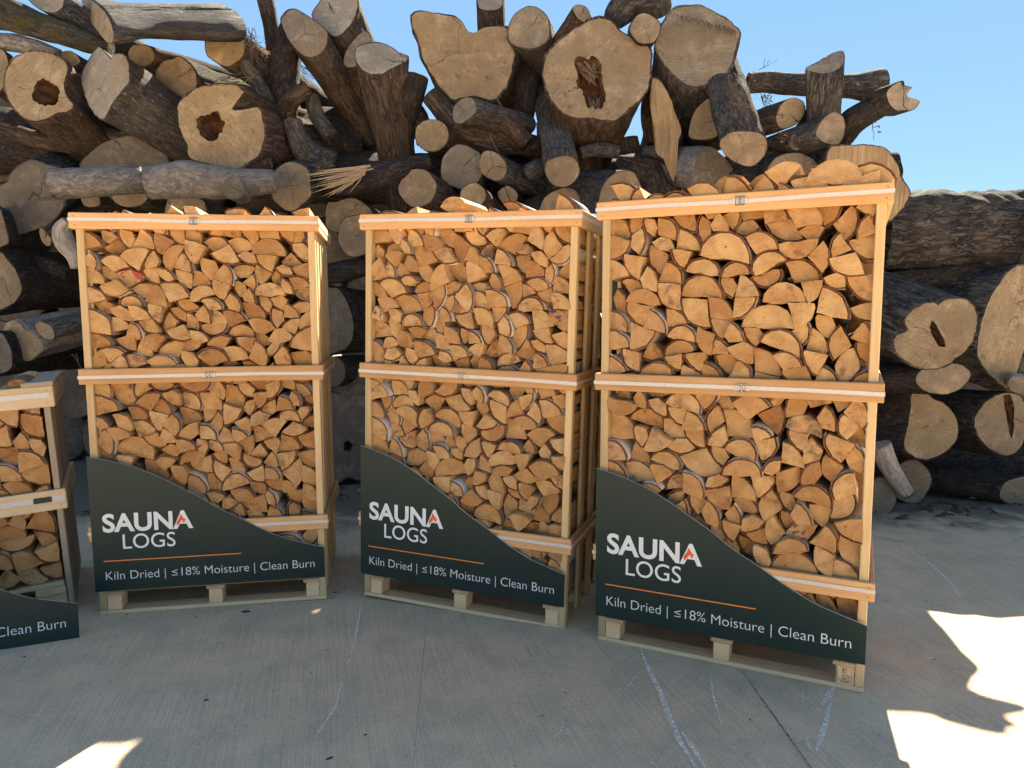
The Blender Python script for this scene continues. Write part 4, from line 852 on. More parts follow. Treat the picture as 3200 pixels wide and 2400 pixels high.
# the sign that leans low against the far left crate, its foot on the concrete
a = on_ground(249, 1991); b = on_ground(0, 2030)
yw = math.atan2(a.y - b.y, a.x - b.x)
MS = Matrix.Translation((a.x, a.y, 0)) @ Matrix.Rotation(yw, 4, 'Z') @ Matrix.Rotation(math.radians(-6), 4, 'X') @ Matrix.Translation((-.577, 0, -.137))
make_sign(MS, 'dark green sign standing on the concrete before the low crate', 0.0)

# ------------------------------------------------------------------ split firewood
SHAPES = wood_shapes()
def add_wood(mb, bk, i, s, a, bark, rnd, paint, depth, T, detail=True):
    """one split log: faces into mb (0 end grain, 1 split side), its bark into bk (0 bark, 1 cut edge of the bark). T maps (x, y, z) of the unrotated log"""
    k, pts, bf, r0 = SHAPES[i]
    R = random.Random(i * 131 + int(s * 1000) + int(rnd * 99991))
    P = [Vector((p[0] * s, p[1] * s)) for p in pts]
    n = len(P)
    tb = R.choice((.005, .006, .007, .0085))
    gap = .0014
    Q = []      # wood outline, denser on the split sides
    for j in range(n):
        p, q = P[j], P[(j + 1) % n]
        p2 = p - p.normalized() * (tb + gap) if (bark and bf[j]) else p
        q2 = q - q.normalized() * (tb + gap) if (bark and bf[(j + 1) % n]) else q
        Q.append(p2)
        if detail and not (bf[j] and bf[(j + 1) % n]):
            for t in (.33, .67):
                w = p2.lerp(q2, t); w += Vector((R.uniform(-1, 1), R.uniform(-1, 1))) * .0016
                Q.append(w)
    c = sum(Q, Vector((0, 0))) / len(Q)
    tilt = Vector((R.uniform(-.08, .08), R.uniform(-.10, .10)))
    po = Vector((R.uniform(-.008, .008), R.uniform(-.012, .004)))
    A = (rnd, R.random(), paint)
    def y_of(p, amp=.0025): return (p - c).dot(tilt) + R.uniform(-amp, amp)
    m = len(Q)
    rings = []
    r0_ = [mb.vert(T(Vector((p.x, y_of(p, .0008) + .0016, p.y))), A) for p in Q]
    rings.append((r0_, Q))
    for f in ((.965, .62) if detail else (.965,)):
        q = [c + (p - c) * f for p in Q]
        rings.append(([mb.vert(T(Vector((p.x, y_of(p, .0012 if f > .9 else .002), p.y))), A) for p in q], q))
    ctr = mb.vert(T(Vector((c.x, R.uniform(-.002, .002), c.y))), A)
    def uvp(p): return (p.x - po.x, p.y - po.y)
    for kk, ((ra, qa), (rb, qb)) in enumerate(zip(rings, rings[1:])):
        for j in range(m):
            l = (j + 1) % m
            mb.face([ra[j], ra[l], rb[l], rb[j]], [uvp(qa[j]), uvp(qa[l]), uvp(qb[l]), uvp(qb[j])], 0, False)
    ra, qa = rings[-1]
    for j in range(m):
        l = (j + 1) % m
        mb.face([ra[j], ra[l], ctr], [uvp(qa[j]), uvp(qa[l]), uvp(c)], 0, False)
    # sides running back
    tw = R.uniform(-.10, .10); sc2 = R.uniform(.88, 1.04)
    def back(p, d):
        q = (p - c) * (1 + (sc2 - 1) * d / depth)
        an = tw * d / depth
        return c + Vector((q.x * math.cos(an) - q.y * math.sin(an), q.x * math.sin(an) + q.y * math.cos(an)))
    steps = (0, .05, .16, depth) if detail else (0, depth)
    prev = [mb.vert(T(Vector((p.x, .0016 + (p - c).dot(tilt), p.y))), A) for p in Q]
    per = [0.0]
    for j in range(m): per.append(per[-1] + (Q[(j + 1) % m] - Q[j]).length)
    pd = 0
    for d in steps[1:]:
        cur = [mb.vert(T(Vector((*back(p, d), 0)).xzy + Vector((R.uniform(-.0015, .0015), 0, R.uniform(-.0015, .0015))) + Vector((0, d, 0))), A) for p in Q]
        for j in range(m):
            l = (j + 1) % m
            mb.face([prev[l], prev[j], cur[j], cur[l]], [(per[j + 1], pd), (per[j], pd), (per[j], d), (per[j + 1], d)], 1)
        prev, pd = cur, d
    mb.face([prev[j] for j in range(m)], [uvp(p) for p in Q], 0)
    # bark shell over the arc
    if bark:
        arc = [j for j in range(n) if bf[j]]
        o_ = [P[j] * (1 + R.uniform(-.012, .012)) for j in arc]
        i_ = [P[j] - P[j].normalized() * tb * R.uniform(.72, 1.0) for j in arc]
        f0 = R.uniform(-.004, .002)
        yo = [f0 + (p - c).dot(tilt) + R.uniform(-.0022, .0022) for p in o_]
        B = (R.random(), 0, 0)
        vo = [bk.vert(T(Vector((p.x, y, p.y))), B) for p, y in zip(o_, yo)]
        vi = [bk.vert(T(Vector((p.x, y - .0006, p.y))), B) for p, y in zip(i_, yo)]
        wo = [bk.vert(T(Vector((back(p, depth)[0], depth, back(p, depth)[1]))), B) for p in o_]
        wi = [bk.vert(T(Vector((back(p, depth)[0], depth, back(p, depth)[1]))), B) for p in i_]
        L = 0
        for j in range(len(arc) - 1):
            dl = (o_[j + 1] - o_[j]).length
            bk.face([vo[j], vo[j + 1], vi[j + 1], vi[j]], [(L, 0), (L + dl, 0), (L + dl, tb), (L, tb)], 1)
            bk.face([vo[j + 1], vo[j], wo[j], wo[j + 1]], [(L + dl, 0), (L, 0), (L, depth), (L + dl, depth)], 0, True)
            L += dl
        for j in (0, len(arc) - 1):
            bk.face([vo[j], vi[j], wi[j], wo[j]], [(0, 0), (tb, 0), (tb, depth), (0, depth)], 1)

Z0 = .138
PX0 = dict(left=-.55, mid=-.55, right=-.55, farleft=-.75)
ORD = ['first', 'second', 'third', 'fourth', 'fifth', 'sixth', 'seventh', 'eighth', 'ninth', 'tenth', 'eleventh', 'twelfth', 'thirteenth', 'fourteenth', 'fifteenth', 'sixteenth']
CRATE_WORD = dict(left='tall left crate', mid='central crate', right='heaped crate', farleft='low crate')
def sign_top(u):
    for (u0, z0), (u1, z1) in zip(CURVE, CURVE[1:]):
        if u0 <= u <= u1: return z0 + (z1 - z0) * (u - u0) / (u1 - u0)
    return 0
PIECES = []
for key in ('left', 'mid', 'right', 'farleft'):
    R = random.Random(key)
    base = list(PACK[key]) + [(*e, ) for e in EXTRA.get(key, [])]
    for q, (i, x, z, a, s) in enumerate(base):
        k, pts, bf, rr = SHAPES[i]
        cs, sn = math.cos(a), math.sin(a)
        W = [((px * cs - py * sn) * s + x, (px * sn + py * cs) * s + z + (Z0 if key != 'farleft' else .175)) for px, py in pts]
        cx, cz = sum(p[0] for p in W) / len(W), sum(p[1] for p in W) / len(W)
        ar = abs(sum(W[j][0] * W[(j + 1) % len(W)][1] - W[(j + 1) % len(W)][0] * W[j][1] for j in range(len(W)))) / 2
        M = CR.get(key, FL)
        if key == 'farleft': x, cx = x - .375, cx - .375
        wp = M @ Vector((cx, .05, cz))
        zmax = max(p[1] for p in W); zmin = min(p[1] for p in W)
        hid = 1.0
        if key != 'farleft':
            if cz < sign_top(cx) and zmax < sign_top(cx) + .03: hid = 0
            for _, zt in RAILZ:
                ov = max(0, min(zmax, zt) - max(zmin, zt - RH)) / (zmax - zmin)
                hid *= max(0, 1 - ov)
        else:
            px = 1600 + wp.x / wp.y * F
            if px < -30: hid = 0
            if cz < .2: hid *= .6
        PIECES.append(dict(key=key, i=i, x=x, z=z + (Z0 if key != 'farleft' else .175), a=a, s=s * 1.012, cx=cx, cz=cz, kind=k, size=ar / wp.y ** 2 * hid, rnd=R.random(), bark=R.random() < .70,
                           v=.026 + R.choice((0, 0, 0, .02, .045)) + R.uniform(-.008, .022), extra=q >= len(PACK[key]), paint=0, hid=hid))
# the few logs that carry paint or a dark stain in the photograph
for key, u, z, p in (('left', -.365, 1.80, 2), ('left', .50, 1.95, 1), ('left', -.05, .88, 1), ('mid', -.47, 1.53, 1), ('mid', .52, 1.58, 1), ('mid', .05, 1.90, 3), ('mid', .30, 1.93, 3),
                     ('right', .31, .62, 1), ('left', .53, 1.70, 3), ('right', .30, 1.10, 3)):
    min((q for q in PIECES if q['key'] == key), key=lambda q: (q['cx'] - u) ** 2 + (q['cz'] - z) ** 2)['paint'] = p
order = sorted(PIECES, key=lambda q: -q['size'])
single = [q for q in order if q['size'] > 0][:300]
rest = [q for q in PIECES if q not in single]
# where each single log sits: row and place in the row, counted inside its bay
def bay(q):
    if q['key'] == 'farleft': return 0 if q['cz'] > .60 else 1
    return 3 if q['cz'] > 2.05 else (0 if q['cz'] > 1.25 else 1)
BAYTOP = {'farleft': (1.11, .57), 'tall': (1.995, 1.215, 0, 2.2)}
rows = {}
for q in PIECES:
    b = bay(q); top = BAYTOP['farleft'][b] if q['key'] == 'farleft' else BAYTOP['tall'][b]
    q['row'] = max(0, int((top - q['cz']) / .088)) if b != 3 else 0
    q['bay'] = b
    if q['size'] > 0: rows.setdefault((q['key'], b, q['row']), []).append(q)
for r in rows.values():
    r.sort(key=lambda q: q['cx'])
    for j, q in enumerate(r):
        if j < (len(r) + 1) // 2: q['pos'] = ORD[j] + ' from the left post'
        else: q['pos'] = ('' if len(r) - 1 - j == 0 else '') + ORD[len(r) - 1 - j] + ' from the right post'
SHAPEWORD = dict(half='half-round', quarter='wedge', third='fan-shaped', slab='flat segment', block='blocky')
COLW = [(.12, 'tan'), (.24, 'brown'), (.36, 'blond'), (.48, 'tan'), (.60, 'pale'), (.68, 'reddish'), (.78, 'tan'), (.88, 'pale'), (.94, 'reddish'), (9, 'greyish')]
def wood_label(q):
    col = [w for t, w in COLW if q['rnd'] < t][0]
    if q['paint'] == 1: col = 'purple'
    if q['paint'] == 2: col = 'pink'
    if q['paint'] == 3: col = 'stained'
    b = q['bay']; kw = CRATE_WORD[q['key']]
    if b == 3: return '%s %s log topping the %s, %s' % (col, SHAPEWORD[q['kind']], kw, q['pos'].replace(' the', ''))
    rail = ('top', 'middle')[b]
    return '%s %s log, %s, %s row under %s rail, %s' % (col, SHAPEWORD[q['kind']], kw, ORD[q['row']], rail, q['pos'].replace(' the', ''))
seen = {}
for q in single:
    M = CR.get(q['key'], FL)
    depth = .31
    mb, bk = MB(), MB()
    T = lambda p: p
    add_wood(mb, bk, q['i'], q['s'], q['a'], q['bark'], q['rnd'], q['paint'], depth, T)
    o = empty('split_log', M @ Matrix.Translation((q['x'], q['v'], q['z'])) @ Matrix.Rotation(-q['a'], 4, 'Y'))
    mb.build('wood', [M_END, M_SPLIT], o)
    lb = wood_label(q)
    if len(lb.replace('-', ' ').split()) > 16: print('LONG', lb)
    if lb in seen: lb = lb.replace(' log', ' log', 1)
    seen[lb] = 1
    tag(o, lb, 'firewood log', 'split logs packed in the crates')
    if bk.f: bk.build('bark', [M_BIRCH, M_BAST], o)
mb = MB()
for q in rest:
    T = (lambda MM: (lambda p: MM @ p))(CR.get(q['key'], FL) @ Matrix.Translation((q['x'], q['v'], q['z'])) @ Matrix.Rotation(-q['a'], 4, 'Y'))
    bk = MB()
    add_wood(mb, bk, q['i'], q['s'], q['a'], q['bark'], q['rnd'], q['paint'], .31, T, q['hid'] > 0)
    off = len(mb.v)
    mb.v += bk.v; mb.at += bk.at
    for f in bk.f: mb.f.append([k + off for k in f])
    mb.uv += bk.uv; mb.sm += bk.sm; mb.mi += [k + 2 for k in bk.mi]
for q in [q for q in PIECES if q['key'] == 'farleft']:      # the rest of the low crate's width
    T = (lambda MM: (lambda p: MM @ p))(FL @ Matrix.Translation((q['x'] - .50, q['v'], q['z'])) @ Matrix.Rotation(-q['a'], 4, 'Y'))
    if q['x'] < -.12: add_wood(mb, MB(), q['i'], q['s'], q['a'], False, q['rnd'], 0, .31, T, True)
for q in PIECES:      # the second and third layers behind the first
    if q['extra']: continue
    for v in ((.40, .73) if q['key'] != 'farleft' else (.40,)):
        T = (lambda MM: (lambda p: MM @ p))(CR.get(q['key'], FL) @ Matrix.Translation(((-q['x'] if q['key'] != 'farleft' else q['x']), v - .02, q['z'])) @ (Matrix.Rotation(q['a'], 4, 'Y') @ Matrix.Scale(-1, 4, (1, 0, 0)) if q['key'] != 'farleft' else Matrix.Rotation(-q['a'], 4, 'Y')))
        add_wood(mb, MB(), q['i'], q['s'], q['a'], False, q['rnd'], 0, .31 if v < .7 else .08, T, False)
o = mb.build('split_firewood', [M_END, M_SPLIT, M_BIRCH, M_BAST])
o['kind'] = 'stuff'
tag(o, 'the many smaller split logs filling the crates around and behind the larger ones', 'firewood')
# ------------------------------------------------------------------ the log pile
ZT = {'1': (0, 0, .4973), '2': (1050, 0, .4973), '3': (2100, 0, .4973), '4': (2600, 500, .7229), '7': (0, 400, .458), 'g': (980, 600, .662), 'S': (0, 0, 1.0)}
def zx(z, p):
    ox, oy, k = ZT[z]
    return (ox + p[0] * k, oy + p[1] * k)
def Y0(x):
    return 6.55 if x < 1100 else (6.55 - (x - 1100) / 1500 * .65 if x < 2600 else 5.9)
def E(cx, cy, rx, ry, rot=0, seed=0):
    R = random.Random(int(cx * 7 + cy * 13 + seed)); n = 22; out = []
    ph = R.random() * 6; w = [R.uniform(-.03, .03) for _ in range(5)]
    for i in range(n):
        t = 2 * math.pi * i / n
        r = 1 + sum(w[k] * math.cos((k + 2) * t + ph * (k + 1)) for k in range(5))
        a, b = rx * r * math.cos(t), ry * r * math.sin(t)
        out.append((cx + a * math.cos(rot) - b * math.sin(rot), cy + a * math.sin(rot) + b * math.cos(rot)))
    return out
def by_angle(P, c, n):
    """resample the closed outline P (2D) at n even angles about c: star-shaped reading, farthest crossing"""
    out = []
    for k in range(n):
        a = 2 * math.pi * k / n; dx, dy = math.cos(a), math.sin(a); best = 0
        for j in range(len(P)):
            x1, y1 = P[j][0] - c[0], P[j][1] - c[1]; x2, y2 = P[(j + 1) % len(P)][0] - c[0], P[(j + 1) % len(P)][1] - c[1]
            den = dx * (y2 - y1) - dy * (x2 - x1)
            if abs(den) < 1e-12: continue
            t = (x1 * (y2 - y1) - y1 * (x2 - x1)) / den; s = (x1 * dy - y1 * dx) / den
            if t > 0 and -1e-9 <= s <= 1 + 1e-9: best = max(best, t)
        out.append(Vector((c[0] + dx * best, c[1] + dy * best)))
    return out
LOGS = []
def nz(p, f, s): return noise.noise(Vector((p[0] * f + s, p[1] * f - s * .7, p[2] * f + s * 1.3)))
def body_rings(mb, c0, U, V, axis, prof, L, sc_end, seed, amp, ridge, bend, n, smooth_to=.45, step0=.035):
    """sweep the outline prof (list of 2D offsets in U, V) along axis; returns the ring centres"""
    sm = prof[:]
    for _ in range(14): sm = [(sm[i - 1] + sm[i] * 2 + sm[(i + 1) % n]) / 4 for i in range(n)]
    circ = [0.0]
    for i in range(n): circ.append(circ[-1] + (prof[(i + 1) % n] - prof[i]).length)
    d, ds = 0.0, [0.0]
    while d < L:
        d += step0 if d < .9 else step0 * 3.5
        ds.append(min(d, L))
    rings = []
    for d in ds:
        t = d / L; w = min(1, d / smooth_to); w = w * w * (3 - 2 * w)
        s = 1 + (sc_end - 1) * t
        cc = c0 + axis * d + bend * (t * t)
        ids = []
        for i in range(n):
            o = prof[i].lerp(sm[i], w) * s
            nn = (U * o.x + V * o.y)
            ln = nn.length or 1e-6
            base = cc + nn
            du = nn / ln
            q = Vector((du.x * 2 + d * axis.x, du.y * 2 + d * axis.y, du.z * 2 + d * axis.z))
            big = nz((nn.x + axis.x * d, nn.y + axis.y * d, nn.z + axis.z * d), 3.2, seed) * .5 + nz((nn.x + axis.x * d, nn.y + axis.y * d, nn.z + axis.z * d), 8.0, seed + 4) * .3
            a = i / n * circ[-1]
            rg = noise.noise(Vector((math.cos(6.283 * i / n) * circ[-1] * ridge / 6.28, math.sin(6.283 * i / n) * circ[-1] * ridge / 6.28, d * ridge * .16 + seed)))
            k = min(1, .25 + d / .12)
            off = (big * amp * min(1.0, ln * 4.5) + rg * amp * .42 * min(1, ln * 6)) * k
            ids.append(mb.vert(base + du * off))
        rings.append((ids, d))
    for (ra, da), (rb, db) in zip(rings, rings[1:]):
        for i in range(n):
            j = (i + 1) % n
            mb.face([ra[i], ra[j], rb[j], rb[i]], [(circ[i], da), (circ[i + 1], da), (circ[i + 1], db), (circ[i], db)], 0, True)
    return rings
def face_disc(c0, U, V, nrm, prof, inner, mat, parent, seed, rough=.004, pith=None, rings=9, name='cut_face', shrink=.965):
    n = len(prof)
    mb = MB()
    pith = pith or Vector((0, 0))
    pr = []
    R = random.Random(seed)
    gr = Vector((R.uniform(-1, 1), R.uniform(-1, 1)))
    for k in range(rings + 1):
        t = k / rings
        row = []
        for i in range(n):
            o = prof[i] * shrink
            e = inner[i] if inner else Vector((0, 0))
            p = o.lerp(e, t) if inner else o * (1 - t) + pith * t * 0
            w = c0 + U * p.x + V * p.y
            h = rough * (nz((p.x, p.y, 0), 7, seed) * 1.6 + nz((p.x, p.y, 0), 24, seed + 9) * .7) + (.003 if t > 0 else 0)
            row.append((mb.vert(w + nrm * h, (0, 0, 0)), (p.x - pith.x, p.y - pith.y)))
        pr.append(row)
        if not inner and k == rings - 1:
            break
    for a, b in zip(pr, pr[1:]):
        for i in range(n):
            j = (i + 1) % n
            mb.face([a[i][0], a[j][0], b[j][0], b[i][0]], [a[i][1], a[j][1], b[j][1], b[i][1]], 0, True)
    if not inner:
        last = pr[-1]
        mb.face([q[0] for q in last], [q[1] for q in last], 0, True)
    ob = mb.build(name, mat, parent)
    ob.matrix_world = Matrix.Identity(4)
    return ob, pr[-1]
def log(z, label, pts, ax, L=1.6, dY=0.0, sc=1.0, nrm=None, bark='grey', cut='tan', hole=None, hole_d=.3, cat='log', name='felled_log', amp=.035, ridge=9, bend=(0, 0, 0), rough=.005, n=72, pith=None, parent=None, Y=None, group='felled logs heaped in the pile'):
    if abs(ax[0]) < .5 and ax[1] > .75 and L < 1.5 and z != 'S' and parent is None and L > .5: L *= 1.75
    P = [zx(z, p) for p in pts]
    cx = sum(p[0] for p in P) / len(P); cy = sum(p[1] for p in P) / len(P)
    if Y is None: Y = Y0(cx) + dY
    a = Vector(ax).normalized()
    c0 = at(cx, cy, Y)
    view = (c0 - Vector((0, 0, HC))).normalized()
    if nrm is None: nr = (-a * .55 - view * .75)
    else: nr = Vector(nrm)
    nr.normalize()
    up = Vector((0, 0, 1)) if abs(nr.z) < .9 else Vector((0, 1, 0))
    U = nr.cross(up).normalized() * -1
    U = up.cross(nr).normalized(); V = nr.cross(U).normalized()
    def to2(p):
        d = ray(*p); o = Vector((0, 0, HC))
        t = nr.dot(c0 - o) / nr.dot(d)
        q = o + d * t - c0
        return Vector((q.dot(U), q.dot(V)))
    P2 = [to2(p) for p in P]
    if len(P2) < 60:      # round the traced outline
        out = []
        for k in range(len(P2)):
            p0, p1, p2, p3 = (P2[(k + m - 1) % len(P2)] for m in range(4))
            for t in (0, .33, .67):
                out.append(.5 * (2 * p1 + (p2 - p0) * t + (2 * p0 - 5 * p1 + 4 * p2 - p3) * t * t + (3 * p1 - p0 - 3 * p2 + p3) * t ** 3))
        P2 = out
    seed = (cx * .37 + cy * .91) % 97
    if hole:
        H2 = [to2(zx(z, p)) for p in hole]
        hc = sum(H2, Vector((0, 0))) / len(H2)
    ctr = hc if hole else Vector((0, 0))
    prof = by_angle(P2, ctr, n)
    # finer raggedness of the outline
    prof = [p + (p - ctr) * (.026 * nz((p.x, p.y, 0), 16, seed) + .022 * nz((p.x, p.y, 0), 45, seed)) for p in prof]
    origin = c0 + U * ctr.x + V * ctr.y
    prof = [p - ctr for p in prof]
    mb = MB()
    rings = body_rings(mb, origin, U, V, a, prof, L, sc, seed, amp, ridge, Vector(bend), n)
    lip = [mb.vert(origin + U * p.x * .95 + V * p.y * .95 - nr * .004) for p in prof]
    r0 = rings[0][0]
    for i in range(n):
        j = (i + 1) % n
        mb.face([r0[j], r0[i], lip[i], lip[j]], [(i * .01, 0), (i * .01 + .01, 0), (i * .01 + .01, .02), (i * .01, .02)], 0)
    rl = rings[-1][0]
    endc = mb.vert(sum((Vector(mb.v[i]) for i in rl), Vector((0, 0, 0))) / n)
    for i in range(n): mb.face([rl[i], rl[(i + 1) % n], endc], [(0, 0)] * 3, 0)
    if parent is None:
        root = empty(name, Matrix.Translation(origin)); tag(root, label, cat, group)
        ob = mb.build('bark', BARKS[bark], root)
        ob.matrix_world = Matrix.Identity(4)
    else:
        root = ob = mb.build(name, BARKS[bark], parent)
        ob.matrix_world = Matrix.Identity(4)
    inner = None
    if hole:
        inner = by_angle([p - ctr for p in H2], Vector((0, 0)), n)
        inner = [p * (1 + .22 * nz((p.x, p.y, 0), 26, seed) + .16 * nz((p.x, p.y, 0), 9, seed + 5)) for p in inner]
        inner = [p if p.length < prof[i].length * .9 else prof[i] * .9 for i, p in enumerate(inner)]
    fd, rim = face_disc(origin, U, V, nr, prof, inner, CUTS[cut], root, seed, rough, pith=Vector(pith) if pith else None)
    if hole:
        hb = MB()
        prev = [hb.vert(fd.data.vertices[q[0]].co) for q in rim]
        for k in range(1, 6):
            t = k / 5
            cur = []
            for i in range(n):
                p = inner[i] * (1 - .55 * t * t)
                w = origin + U * p.x + V * p.y - nr * (hole_d * t) + (U * nz((p.x, p.y, t), 14, seed + 2) + V * nz((p.x, p.y, t), 14, seed + 7)) * .03
                cur.append(hb.vert(w))
            for i in range(n):
                j = (i + 1) % n
                hb.face([prev[i], prev[j], cur[j], cur[i]], [(0, 0)] * 4, 0, k > 1)
            prev = cur
        hb.face(prev, [(0, 0)] * n)
        hb.build('hollow', M_ROT, root).matrix_world = Matrix.Identity(4)
    return root
def tube(z, label, path, bark='grey', dY=0.0, cut0=None, cut1=None, cat='log', name='felled_log', amp=.03, ridge=9, n=44, n0=None, n1=None, group='felled logs heaped in the pile', parent=None, flat=1.0):
    """a log seen from its side: path of (x, y, radius, extra depth) in picture units of zone z"""
    pts = []
    for q in path:
        x, y = zx(z, q[:2]); Y = Y0(zx(z, path[0][:2])[0]) + dY + (q[3] if len(q) > 3 else 0)
        pts.append((at(x, y, Y), q[2] * ZT[z][2] / F * Y))
    # densify with Catmull-Rom
    dense = []
    for i in range(len(pts) - 1):
        g4 = [pts[max(0, min(len(pts) - 1, i + k))] for k in (-1, 0, 1, 2)]
        m = max(3, int((g4[2][0] - g4[1][0]).length / .035))
        for j in range(m):
            t = j / m
            def cr(a, b, c, d): return .5 * (2 * b + (c - a) * t + (2 * a - 5 * b + 4 * c - d) * t * t + (3 * b - a - 3 * c + d) * t ** 3)
            dense.append((cr(*[g_[0] for g_ in g4]), cr(*[g_[1] for g_ in g4])))
    dense.append(pts[-1])
    seed = (path[0][0] * .37 + path[0][1] * .91 + len(z)) % 97
    mb = MB()
    ref = Vector((0, -1, .3)).normalized()
    rings = []; L = 0
    R0 = pts[0][1]
    frames = []
    for k, (p, r) in enumerate(dense):
        tdir = (dense[min(k + 1, len(dense) - 1)][0] - dense[max(k - 1, 0)][0]).normalized()
        if k == 0 and n0: pass
        U = (ref - tdir * ref.dot(tdir)).normalized(); V = tdir.cross(U)
        ref = U
        if k: L += (p - dense[k - 1][0]).length
        ids = []
        for i in range(n):
            a = 2 * math.pi * i / n
            du = U * math.cos(a) + V * math.sin(a)
            big = nz(p + du * r, 3.0, seed) * .9 + nz(p + du * r, 9.0, seed) * .45
            rg = noise.noise(Vector((math.cos(a) * r * ridge, math.sin(a) * r * ridge, L * ridge * .18 + seed)))
            off = (big * amp + rg * amp * .4) * min(1, r * 6)
            ids.append(mb.vert(p + du * (r + off)))
        rings.append((ids, L)); frames.append((p, U, V, tdir, r))
    for (ra, da), (rb, db) in zip(rings, rings[1:]):
        for i in range(n):
            j = (i + 1) % n
            c = 2 * math.pi * R0 / n
            mb.face([ra[i], ra[j], rb[j], rb[i]], [(c * i, da), (c * i + c, da), (c * i + c, db), (c * i, db)], 0, True)
    for ids, sgn in ((rings[0][0], -1), (rings[-1][0], 1)):
        k = 0 if sgn < 0 else -1
        cc = mb.vert(frames[k][0] + frames[k][3] * sgn * .002)
        for i in range(n): mb.face([ids[i], ids[(i + 1) % n], cc], [(i * .01, 0), (i * .01 + .01, 0), (i * .01, .03)], 0)
    root = parent or empty(name, Matrix.Translation(dense[0][0]))
    if parent is None: tag(root, label, cat, group)
    ob = mb.build('bark', BARKS[bark], root)
    ob.matrix_world = Matrix.Identity(4)
    for cut, k in ((cut0, 0), (cut1, -1)):
        if cut:
            p, U, V, td, r = frames[k]
            s = -1 if k == 0 else 1
            prof = []
            ids = rings[k][0]
            for i in range(n):
                q = Vector(mb.v[ids[i]]) - p
                prof.append(Vector((q.dot(U), q.dot(V))))
            face_disc(p + td * s * .006, U, V, td * s, prof, None, CUTS[cut], root, seed + k, .006, rings=5)
    return root
def spikes(z, name, base, tips, w, mat, parent, dY, Yx):
    """a torn end: thin tapering splinters from points on base to tips"""
    mb = MB(); R = random.Random(len(tips))
    for (b, t) in zip(base, tips):
        p = at(*zx(z, b), Y0(Yx) + dY + R.uniform(-.05, .03)); q = at(*zx(z, t), Y0(Yx) + dY + R.uniform(-.10, .05))
        d = (q - p).normalized(); s = d.cross(Vector((0, 1, 0))).normalized(); u = d.cross(s)
        ww = w * R.uniform(.6, 1.3)
        ring = [mb.vert(p + s * ww * math.cos(a) + u * ww * .6 * math.sin(a)) for a in (0, 1.57, 3.14, 4.71)]
        ring2 = [mb.vert(p.lerp(q, .6) + s * ww * .6 * math.cos(a) + u * ww * .4 * math.sin(a)) for a in (0, 1.57, 3.14, 4.71)]
        tip = mb.vert(q)
        for i in range(4):
            j = (i + 1) % 4
            mb.face([ring[i], ring[j], ring2[j], ring2[i]], [(0, 0)] * 4); mb.face([ring2[i], ring2[j], tip], [(0, 0)] * 3)
    o = mb.build(name, mat, parent); o.matrix_world = Matrix.Identity(4)
    return o
# --- upper left of the pile
log('1', 'thick hollow log with pale rings round a dark rotten heart, high at the left edge', [(25, 470), (42, 415), (92, 358), (162, 322), (232, 312), (302, 325), (362, 350), (410, 385), (425, 440), (405, 520), (420, 600), (465, 665), (430, 700), (372, 715), (302, 745), (232, 765), (172, 755), (112, 715), (62, 650), (30, 570)],
    (.22, .85, -.42), L=1.5, dY=-.25, bark='brown', cut='fresh', hole=[(205, 600), (228, 520), (285, 490), (345, 530), (378, 600), (345, 655), (275, 665), (220, 645)], nrm=(-.1, -1, .12), amp=.05)
log('1', 'log with a long pale slanting cut, lying down to the right under the hollow log', [(510, 480), (540, 400), (590, 315), (620, 285), (662, 330), (706, 375), (715, 340), (775, 337), (812, 400), (818, 500), (790, 540), (768, 570), (712, 640), (660, 742), (618, 745), (570, 680), (530, 600)],
    (.62, .62, -.42), L=1.25, dY=-.3, sc=.85, bark='grey', cut='pale', nrm=(-.5, -.85, .25))
log('1', 'long thick log lying crosswise at the top with its pale end to the left', [(500, -30), (562, -12), (628, 40), (680, 105), (712, 170), (716, 245), (690, 285), (645, 235), (582, 155), (530, 62)],
    (.97, .10, .022), L=1.03, dY=-.25, sc=1.17, bark='grey', cut='tan', nrm=(-.75, -.6, .1), ridge=14, amp=.05)
tube('1', 'dark mossy log slanting down from the top left corner', [(-150, 40, 90), (60, 95, 92), (250, 165, 75), (450, 235, 62), (560, 275, 55), (700, 305, 38)], bark='moss', dY=-.05)
log('1', 'log with a small pale end cut off by the top of the frame', [(170, -40), (395, -60), (398, 20), (388, 50), (340, 78), (270, 70), (210, 32)], (.62, .7, -.35), L=1.1, dY=0, bark='grey', cut='pale', nrm=(-.2, -.9, .4))
tube('1', 'log with a sunlit barkless back beside the hollow log', [(-150, 265, 50), (60, 268, 55), (210, 300, 50), (370, 350, 40)], bark='smooth', dY=0)
log('1', 'log end cut by the left edge beside the hollow log', E(-30, 440, 88, 150), (.15, .95, -.2), L=1.2, dY=-.1, bark='brown', cut='tan')
log('1', 'small half hidden log end between the hollow log and the slanting cut', [(372, 338), (420, 318), (465, 330), (508, 388), (450, 420), (380, 400)], (.2, .95, -.1), L=.8, dY=.05, cut='fresh')
log('1', 'small oval log end under the long crosswise top log', E(890, 347, 86, 70, .25), (.55, .8, .02), L=1.1, dY=-.1, bark='brown', cut='tan')
log('1', 'round log end with a fine star crack, below the long crosswise top log', [(972, 500), (985, 430), (1030, 380), (1090, 365), (1120, 350), (1160, 372), (1200, 405), (1232, 460), (1240, 520), (1222, 580), (1180, 620), (1110, 638), (1040, 615), (990, 565)], (.42, .9, .0), L=1.2, dY=-.05, bark='moss', cut='tan', pith=(0, 0))
log('1', 'smooth round pale log end under the right tip of the crosswise top log', E(1415, 280, 130, 134), (.5, .8, -.26), L=1.3, dY=-.12, bark='brown', cut='fresh')
